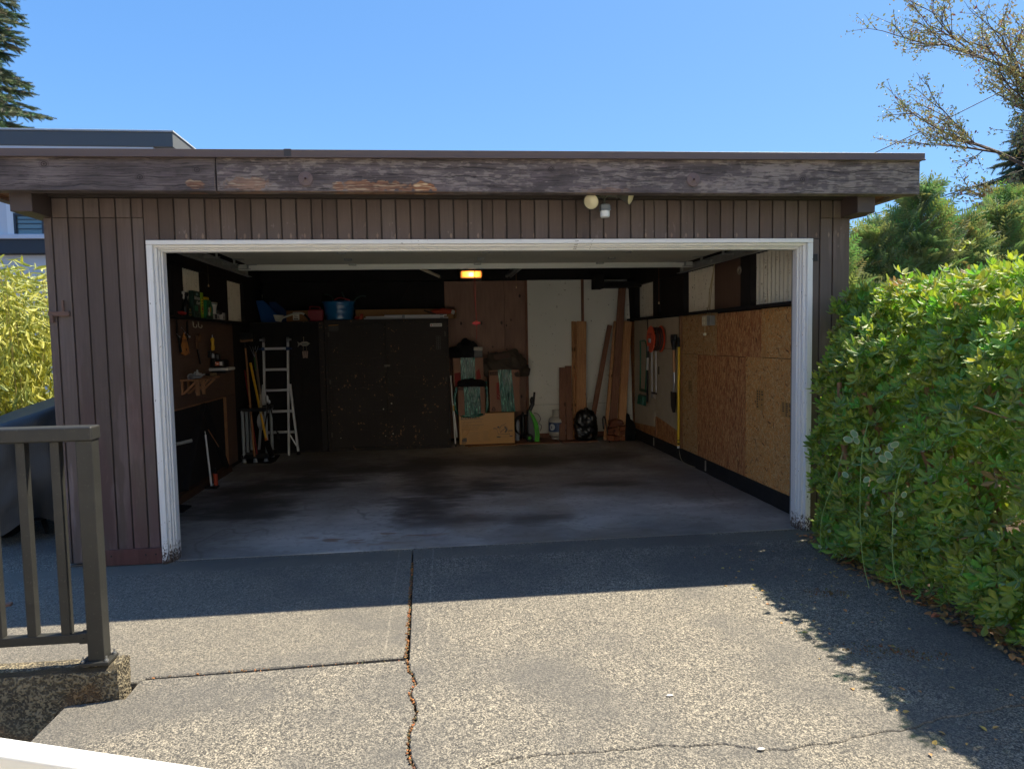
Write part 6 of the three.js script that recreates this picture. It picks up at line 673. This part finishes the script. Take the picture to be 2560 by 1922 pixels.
  const bk = tag(obj('wood_scrap', box(0.1, 0.02, 0.05, { r: 0.005 }), m.cedar), 'reddish wood scrap on the shaded path beyond the railing', 'wood scrap'); bk.position.set(-0.7, 0.004, 0.72); bk.rotation.y = 0.3;
}
{ // covered motorcycle beside the garage
  const c = thing('covered_motorcycle', 'motorcycle under a blue-grey weather cover beside the garage wall', 'motorcycle', [-1.72, 0, -1.5]);
  const N = 90, K = 34, g = new THREE.PlaneGeometry(1, 1, N, K), p = g.attributes.position;
  for (let i = 0; i < p.count; i++) { const th = (p.getX(i) + 0.5) * 6.2832, t = p.getY(i) + 0.5, ca = Math.cos(th), sa = Math.sin(th), se = Math.pow(Math.pow(Math.abs(ca), 3) + Math.pow(Math.abs(sa), 3), -1 / 3); const shrink = t < 0.72 ? 1 - 0.1 * t : (0.928 - 0.1 * (t - 0.72)) * Math.sqrt(Math.max(0, 1 - Math.pow((t - 0.72) / 0.28, 2.2))); const fold = (0.075 * Math.sin(th * 9 + 1.6 * Math.sin(t * 3)) + 0.04 * Math.sin(th * 17 + t * 5)) * (1 - t * 0.8) + 0.1 * Math.abs(vn(th * 3 + t * 3, t * 4 - th, 99, 99, 70) - 0.5) + 0.07 * (vn(th * 2.5, t * 4, 99, 99, 71) - 0.5); const R_ = se * shrink + fold * (t > 0.95 ? 0 : 1); const x = 0.66 * ca * R_, z = 0.8 * sa * R_; const topY = 1.02 + 0.32 * x + 0.1 * Math.sin(z * 2); const hem = 0.12 + 0.05 * Math.sin(th * 5) + 0.03 * Math.sin(th * 11); p.setXYZ(i, x, hem + (topY - hem) * Math.min(1, t * 1.18) + (t > 0.72 ? 0.1 * (t - 0.72) : 0), -z); }
  g.computeVertexNormals(); obj('cover', prep(g), TM(tCloth, 0.55, 0.0005, { color: '#3e4143', side: THREE.DoubleSide }), c);
  for (const z of [0.52, -0.5]) { const w = obj('wheel', xform(tor(0.24, 0.06, [0, 0, 0], [0, Math.PI / 2, 0], 24), [0.1, 0.3, z]), m.blackRubber, c); obj('hub', xform(prep(new THREE.CylinderGeometry(0.07, 0.07, 0.1, 16)), [0.1, 0.3, z], [0, 0, Math.PI / 2]), m.steel, w); } obj('stand', bar([0.36, 0.0, 0.45], [0.2, 0.3, 0.3], 0.03, 0.03), m.blackMetal, c); obj('frame', box(0.5, 0.12, 1.0, { r: 0.03, at: [0.15, 0.2, 0.1] }), m.blackMetal, c);
}
// ---------------------------------------------------------------- houses
{
  const h = thing('modern_house', 'white flat-roofed house with a dark grey fascia behind the garage', 'house', [-7.5, 0, -11]);
  obj('wall', [bx(-4, 4.2, 3.72, 5.45, -4, 2.0), bx(-4, 4.2, 0, 3.4, -4, 1.9)], M('#cfd2d6', 0.7), h);
  const roof = obj('roof', [bx(-4.4, 4.58, 5.44, 5.72, -4.4, 2.02, { r: 0.01 })], M('#5c5f60', 0.8), h); obj('roof_flashing', bx(-4.42, 4.6, 5.721, 5.755, -4.42, 2.04, { r: 0.008 }), M('#b4b8bc', 0.45), roof);
  obj('dark_band', bx(-4.1, 4.3, 3.41, 3.68, -4, 2.06, { r: 0.01 }), M('#3a3f45', 0.7), h); obj('white_band', bx(-4.1, 4.3, 3.681, 3.77, -4, 2.1, { r: 0.01 }), M('#c9ced8', 0.5), h);
  const w = obj('window', [bx(1.62, 2.16, 4.12, 4.17, 1.98, 2.05), bx(1.62, 1.66, 3.78, 4.12, 1.98, 2.05), bx(2.12, 2.16, 3.78, 4.12, 1.98, 2.05)], M('#2b3038', 0.4), h); obj('pane', bx(1.66, 2.12, 3.775, 4.12, 1.99, 2.012), M('#6d7d80', 0.08, { metalness: 0.3 }), w); for (const y of [3.87, 3.97, 4.05]) obj('glazing_bar', bx(1.66, 2.12, y, y + 0.012, 2.013, 2.03), M('#2b3038', 0.4), w); obj('window_trim', bx(1.5, 1.615, 3.775, 5.0, 1.99, 2.04), M('#e2e4e6', 0.6), w);
  struct('added_deck', (() => { const a = []; for (let i = 0; i < 42; i++) a.push(bx(-2.5 + i * 0.25, -2.255 + i * 0.25, -0.1, 0.03, 4.95, 8.59, { r: 0.004 })); return a; })(), M('#d6d0c4', 0.6));  // pale deck out of view, added to throw sunlight at house wall and garage
  // unseen sunlit house added behind the camera to bounce light into the garage
  const b = thing('added_house', 'unseen white clapboard house added across the driveway to bounce sunlight at the garage', 'house', [2, 0, 8.6]);
  const wl = obj('wall', bx(-9.5, 9.5, 0, 6.0, 0, 6), M('#e2d9ca', 0.65), b); for (let i = 0; i < 40; i++) obj('clapboard', xform(box(19, 0.15, 0.014, { r: 0.002 }), [0, 0.15 + i * 0.148, -0.012], [0.06, 0, 0]), M('#e8dfd0', 0.6), wl);
  for (const x of [-4, 3.2]) { const q = obj('window', bx(x, x + 1.5, 1.0, 2.3, -0.05, -0.02, { r: 0.01 }), M('#f0f0ee', 0.5), b); obj('pane', bx(x + 0.08, x + 1.42, 1.08, 2.22, -0.056, -0.051), M('#20262c', 0.05), q); }
  const dr = obj('door', bx(-0.6, 0.4, 0.1, 2.2, -0.06, -0.02, { r: 0.01 }), M('#39444a', 0.4), b); obj('handle', ball(0.035, 1, 1, 1, [0.3, 1.1, -0.09]), m.steel, dr); const pr = obj('roof', ext([[-0.1, 6.0], [6.4, 6.0], [3.1, 7.8]], 19.6).rotateY(-Math.PI / 2).translate(9.8, 0, 0), M('#4a4846', 0.9), b); void pr;
  const s = thing('neighbour_shed', 'grey shingled shed roof showing over the hedge', 'shed', [12.6, 0, -5.5]); obj('wall', bx(-0.6, 2.6, 0, 2.5, -1, 1), M('#8a8a84', 0.8), s); obj('roof', ext([[-0.9, 2.48], [-0.9, 2.56], [2.6, 3.55], [2.6, 3.45]], 2.6).translate(0, 0, -1.3), M('#7c7d80', 0.85), s);
}
{ // overhead wires
  const wire = (lab, a, b, sag, rr_ = 0.012) => { const t = thing('power_line', lab, 'cable', a); const pts = []; for (let i = 0; i <= 10; i++) { const k = i / 10; pts.push([(b[0] - a[0]) * k, (b[1] - a[1]) * k - sag * 4 * k * (1 - k), (b[2] - a[2]) * k]); } obj('cable', tube(pts, rr_, 24, 5), m.blackRubber, t); };
  wire('thin overhead cable rising from behind the garage roof towards the tree', [11.2, 5.3, -12], [19, 8.8, -12.6], 0.1); wire('sagging overhead cable low across the tree branches, nearer the ground', [7.2, 3.6, -10], [18, 6.0, -11], 0.35); wire('upper cable of the pair crossing in front of the arborvitae tops', [7.6, 3.0, -9], [17, 5.8, -10], 0.2, 0.01);
}
// ---------------------------------------------------------------- trees and shrubs
function frond(n, len, wd, droop, seed) { // flat spray: a midrib with leaflets either side, along +y
  const r = rng(seed), o = []; const P = (t) => [0, t * len, -droop * t * t * len];
  for (let i = 0; i < n; i++) { const t = 0.12 + 0.86 * i / n, l = wd * (1.05 - 0.75 * t) * (0.8 + 0.4 * r()), b = P(t), tip = P(Math.min(1, t + 0.22)); for (const k of [-1, 1]) { const e = [k * l, b[1] + l * 0.75, b[2] - 0.12 * l - droop * 0.1]; const h = [e[0] * 0.5 - k * 0.01, (b[1] + e[1]) / 2 + len * 0.028, (b[2] + e[2]) / 2], h2 = [e[0] * 0.5 + k * 0.012, (b[1] + e[1]) / 2 - len * 0.028, (b[2] + e[2]) / 2]; o.push([b, h2, h], [h2, e, h]); } void tip; }
  o.push([[-0.004, 0, 0], [0.004, 0, 0], P(1)]); return tri(o);
}
function limb(pts, r0, r1, seg = 12, rad = 6) { const g = new THREE.TubeGeometry(new THREE.CatmullRomCurve3(pts.map(V), false, 'centripetal'), seg, 1, rad, false), p = g.attributes.position, c = new THREE.CatmullRomCurve3(pts.map(V), false, 'centripetal'); for (let i = 0; i <= seg; i++) { const ctr = c.getPointAt(i / seg), rd = r0 + (r1 - r0) * i / seg; for (let j = 0; j <= rad; j++) { const k = i * (rad + 1) + j, v = new THREE.Vector3().fromBufferAttribute(p, k).sub(ctr).multiplyScalar(rd).add(ctr); p.setXYZ(k, v.x, v.y, v.z); } } return prep(g); }
{ // arborvitae row behind the hedge
  const fr = [frond(9, 1, 0.36, 0.25, 1), frond(8, 1, 0.32, 0.4, 2)], mt = leafMat('#ffffff', { clearcoat: 0, roughness: 0.85, transmission: 0.4 });
  const mk = (i, x, z, H, Rd, lab) => { const t = thing('arborvitae', lab, 'tree', [x, 0, z], 0, 'arborvitae row beyond the garage'), r = rng(100 + i); obj('trunk', limb([[0, 0, 0], [0.05, H * 0.5, 0], [0, H * 0.92, 0]], 0.09, 0.015), M('#5c4636', 0.9), t); const L = [[], []];
    for (let k = 0; k < 1500; k++) { const y = 0.5 + (H - 0.5) * Math.pow(r(), 0.85), f = 1 - Math.pow(y / H, 2.6), lump = 0.75 + 0.5 * vn(y * 2 + i * 7, k % 12, 99, 99, 77), a = r() * 6.283, rad = Rd * f * lump * Math.pow(r(), 0.45); const d = new THREE.Vector3(Math.cos(a), 0.55 + 0.5 * r(), Math.sin(a)).normalize(); const q = new THREE.Quaternion().setFromUnitVectors(Y, d).multiply(new THREE.Quaternion().setFromAxisAngle(Y, r() * 6.28)); const c = new THREE.Color().setRGB(0.16 + 0.18 * r(), 0.25 + 0.15 * r(), 0.07 + 0.05 * r()); L[k % 2].push([new THREE.Vector3(Math.cos(a) * rad, y, Math.sin(a) * rad), q, 0.26 + 0.22 * r(), c]); }
    fr.forEach((g, k) => inst('crown', g, mt, L[k], t)); };
  const labs = ['arborvitae standing closest to the garage corner', 'second arborvitae from the garage corner, a little lower', 'pointed arborvitae in the middle of the row', 'arborvitae with a thin leader under the bare tree', 'broad arborvitae under the sparse tree', 'tall arborvitae at the far end of the row', 'arborvitae filling the back of the row near the garage', 'arborvitae filling the back of the row behind the pointed one'];
  [[8.0, -4.9, 3.05, 0.85], [9.0, -5.1, 3.1, 0.8], [9.7, -5.0, 3.75, 0.7], [10.5, -5.2, 3.3, 0.85], [11.5, -5.4, 3.5, 0.95], [12.7, -6.6, 4.0, 1.05], [8.6, -6.4, 3.3, 1.0], [10.2, -6.6, 3.5, 1.1]].forEach((a, i) => mk(i, ...a, labs[i]));
}
{ // sparse broadleaf tree: forking limbs with small coppery-olive leaves at the twig ends
  const t = thing('sparse_tree', 'open-branched tree with sparse coppery leaves against the sky', 'tree', [17.9, 0, -9.4]), r = rng(303), bm = M('#6d6058', 0.9), L = [], lf = leafGeo(0.26, 0.3, 0.35), parts = [[], []];
  const twigs = []; const grow = (p, d, len, rad, lev) => { const n = 4, pts = [p.clone()]; let q = p.clone(), dir = d.clone(); for (let i = 0; i < n; i++) { dir.add(new THREE.Vector3((r() - 0.5) * 0.35, (r() - 0.35) * 0.22, (r() - 0.5) * 0.35)).normalize(); q = q.clone().addScaledVector(dir, len / n); pts.push(q); }
    const g = limb(pts.map((v) => v.toArray()), rad, rad * 0.55, lev < 2 ? 10 : 5, lev < 2 ? 7 : 4); if (lev < 2) obj('limb', g, bm, t); else parts[lev === 2 ? 0 : 1].push(g);
    if (lev >= 3) twigs.push(pts); if (lev < 4) { const c = [4, 5, 5, 4][lev]; for (let i = 0; i < c; i++) { const k = 1 + Math.floor(r() * n), s = pts[k], nd = dir.clone().add(new THREE.Vector3((r() - 0.55) * 1.6, (r() - 0.4) * 1.2, (r() - 0.5) * 1.6)).normalize(); grow(s, nd, len * (0.48 + 0.2 * r()), rad * 0.52, lev + 1); } } };
  obj('trunk', limb([[0.2, 0, 0], [0.1, 1.7, 0], [0.0, 3.4, 0]], 0.24, 0.17, 10, 9), bm, t);
  for (const [dx, dy, dz, l, y] of [[-0.55, 1.0, 0.1, 3.6, 3.0], [-0.3, 1.0, -0.2, 4.2, 3.4], [0.1, 1, 0.1, 4.4, 3.4], [0.5, 0.9, -0.1, 3.6, 3.3], [-0.85, 0.6, 0.2, 2.6, 2.8], [-0.4, 0.85, 0.5, 3.0, 3.0], [-0.5, 0.9, -0.5, 3.4, 3.2], [-0.9, 0.35, -0.2, 2.2, 2.6], [-0.2, 1.0, 0.3, 3.6, 2.6]]) grow(new THREE.Vector3(0, y, 0), new THREE.Vector3(dx, dy, dz).normalize(), l, 0.1, 0);
  parts.forEach((a, i) => { const o = obj(i ? 'twigs' : 'small_branches', a, bm, t); o.userData.kind = 'stuff'; });
  for (const pts of twigs) { if (r() < 0.25) continue; const n = 9 + Math.floor(r() * 12); for (let k = 0; k < n; k++) { const a = pts[1 + Math.floor(r() * 4)], p = a.clone().add(new THREE.Vector3((r() - 0.5) * 0.24, (r() - 0.6) * 0.2, (r() - 0.5) * 0.24)); const u = r(), c = new THREE.Color(); if (u < 0.45) c.setRGB(0.34 + 0.16 * r(), 0.36 + 0.12 * r(), 0.12); else if (u < 0.94) c.setRGB(0.38 + 0.14 * r(), 0.32 + 0.1 * r(), 0.16); else c.setRGB(0.32, 0.1, 0.06); L.push([p, qRand(r), 0.055 + 0.04 * r(), c]); } }
  inst('crown', lf, leafMat('#ffffff', { clearcoat: 0.1, transmission: 0.3 }), L, t);
}
{ // dark spruce at the left edge and one behind the sparse tree
  const fr = (() => { const q = rng(77), o = []; for (let i = 0; i < 46; i++) { const t = 0.05 + 0.9 * i / 46, a = i * 2.4, l = 0.26 * (1.1 - 0.5 * t), c = [Math.cos(a), 0, Math.sin(a)], e = [c[0] * l, t + l * 0.9, c[2] * l], w = 0.03; o.push([[-c[2] * w, t, c[0] * w], [c[2] * w, t + 0.02, -c[0] * w], e]); void q; } o.push([[-0.02, 0, 0], [0.02, 0, 0], [0, 1, 0]], [[0, 0, -0.02], [0, 0, 0.02], [0, 1, 0]]); return tri(o); })(), mt = leafMat('#ffffff', { clearcoat: 0, transmission: 0.1, roughness: 0.85 });
  const spruce = (lab, x, z, H, Rb, y0, seed) => { const t = thing('spruce_tree', lab, 'tree', [x, 0, z]), r = rng(seed), L = [], br = []; obj('trunk', limb([[0, 0, 0], [0.05, H * 0.5, 0], [0, H, 0]], 0.32, 0.03, 10, 8), M('#4e4036', 0.95), t);
    for (let y = y0; y < H - 0.2; y += 0.11) { const rad = Rb * Math.pow(1 - y / H, 0.75) * (0.75 + 0.5 * r()); const nb = 7 + Math.floor(r() * 3); for (let k = 0; k < nb; k++) { const a = (k + r() * 0.8) / nb * 6.283, l = rad * (0.75 + 0.4 * r()), pt = (s) => new THREE.Vector3(Math.cos(a) * l * s, y + 0.12 * s * l - 0.42 * l * s * s * 0.9 + 0.16 * l * s * s * s, Math.sin(a) * l * s); if (l > 0.5) br.push(limb([0, 0.5, 1].map((s) => pt(s).toArray()), 0.035, 0.008, 5, 4)); const n = Math.max(4, Math.round(l * 30)); for (let i = 0; i < n; i++) { const s = 0.2 + 0.8 * (i + r()) / n, p = pt(s), d = new THREE.Vector3(Math.cos(a) + (r() - 0.5) * 1.6, -0.2 + (r() - 0.5) * 0.7, Math.sin(a) + (r() - 0.5) * 1.6).normalize(); L.push([p, new THREE.Quaternion().setFromUnitVectors(Y, d).multiply(new THREE.Quaternion().setFromAxisAngle(Y, r() * 6.28)), 0.16 + 0.2 * r(), new THREE.Color().setRGB(0.08 + 0.08 * r(), 0.12 + 0.08 * r(), 0.06 + 0.03 * r())]); } } }
    const b = obj('branches', br, M('#4a3c32', 0.95), t); b.userData.kind = 'stuff'; inst('crown', fr, mt, L, t); };
  spruce('dark spruce rising behind the flat-roofed house', -12.6, -18, 21, 3.1, 5.5, 501); spruce('dark spruce behind the sparse coppery tree', 19.2, -12.5, 8.6, 3.0, 1.2, 502);
}
{ // bamboo thicket left of the garage
  const r = rng(606), lf = leafGeo(0.09, 0.4, 0.5, 0.45), mt = leafMat('#ffffff', { clearcoat: 0.15, transmission: 0.4 });
  for (let c = 0; c < 4; c++) { const cx = [-2.65, -3.3, -2.9, -3.9][c], cz = [-3.1, -3.3, -4.0, -4.2][c], lab = ['yellow-green bamboo clump nearest the covered motorcycle', 'bamboo clump left of the covered motorcycle, beyond the railing', 'bamboo clump behind the clump at the motorcycle', 'furthest bamboo clump, under the white house'][c]; const t = thing('bamboo_clump', lab, 'bamboo', [cx, 0, cz], 0, 'bamboo beside the garage'), L = [];
    for (let k = 0; k < 16; k++) { const a = r() * 6.28, rad = 0.4 * Math.sqrt(r()), H = 1.9 + 0.75 * r(), lean = 0.25 + 0.3 * r(), bx0 = Math.cos(a) * rad, bz0 = Math.sin(a) * rad, at = (s) => new THREE.Vector3(bx0 + Math.cos(a) * lean * s * s, H * s, bz0 + Math.sin(a) * lean * s * s); obj('culm', limb([0, 0.5, 1].map((s) => at(s).toArray()), 0.009, 0.003, 8, 5), M('#a89a58', 0.5), t);
      for (let i = 0; i < 130; i++) { const s = 0.12 + 0.88 * Math.pow(r(), 0.8), p = at(s).add(new THREE.Vector3((r() - 0.5) * 0.5, (r() - 0.5) * 0.2, (r() - 0.5) * 0.5)); const d = new THREE.Vector3((r() - 0.5) * 1.6, -0.5 - r() * 0.8 + (s > 0.9 ? 0.9 : 0), (r() - 0.5) * 1.6).normalize(); const u = r(); L.push([p, new THREE.Quaternion().setFromUnitVectors(Y, d).multiply(new THREE.Quaternion().setFromAxisAngle(Y, r() * 6.28)), 0.12 + 0.1 * r(), new THREE.Color().setRGB(0.3 + 0.3 * u, 0.36 + 0.2 * u, 0.05 + 0.03 * r())]); } }
    inst('foliage', lf, mt, L, t); }
}
scene.traverse((o) => { if (o.isMesh) { o.castShadow = true; o.receiveShadow = true; } });
renderer.render(scene, camera);
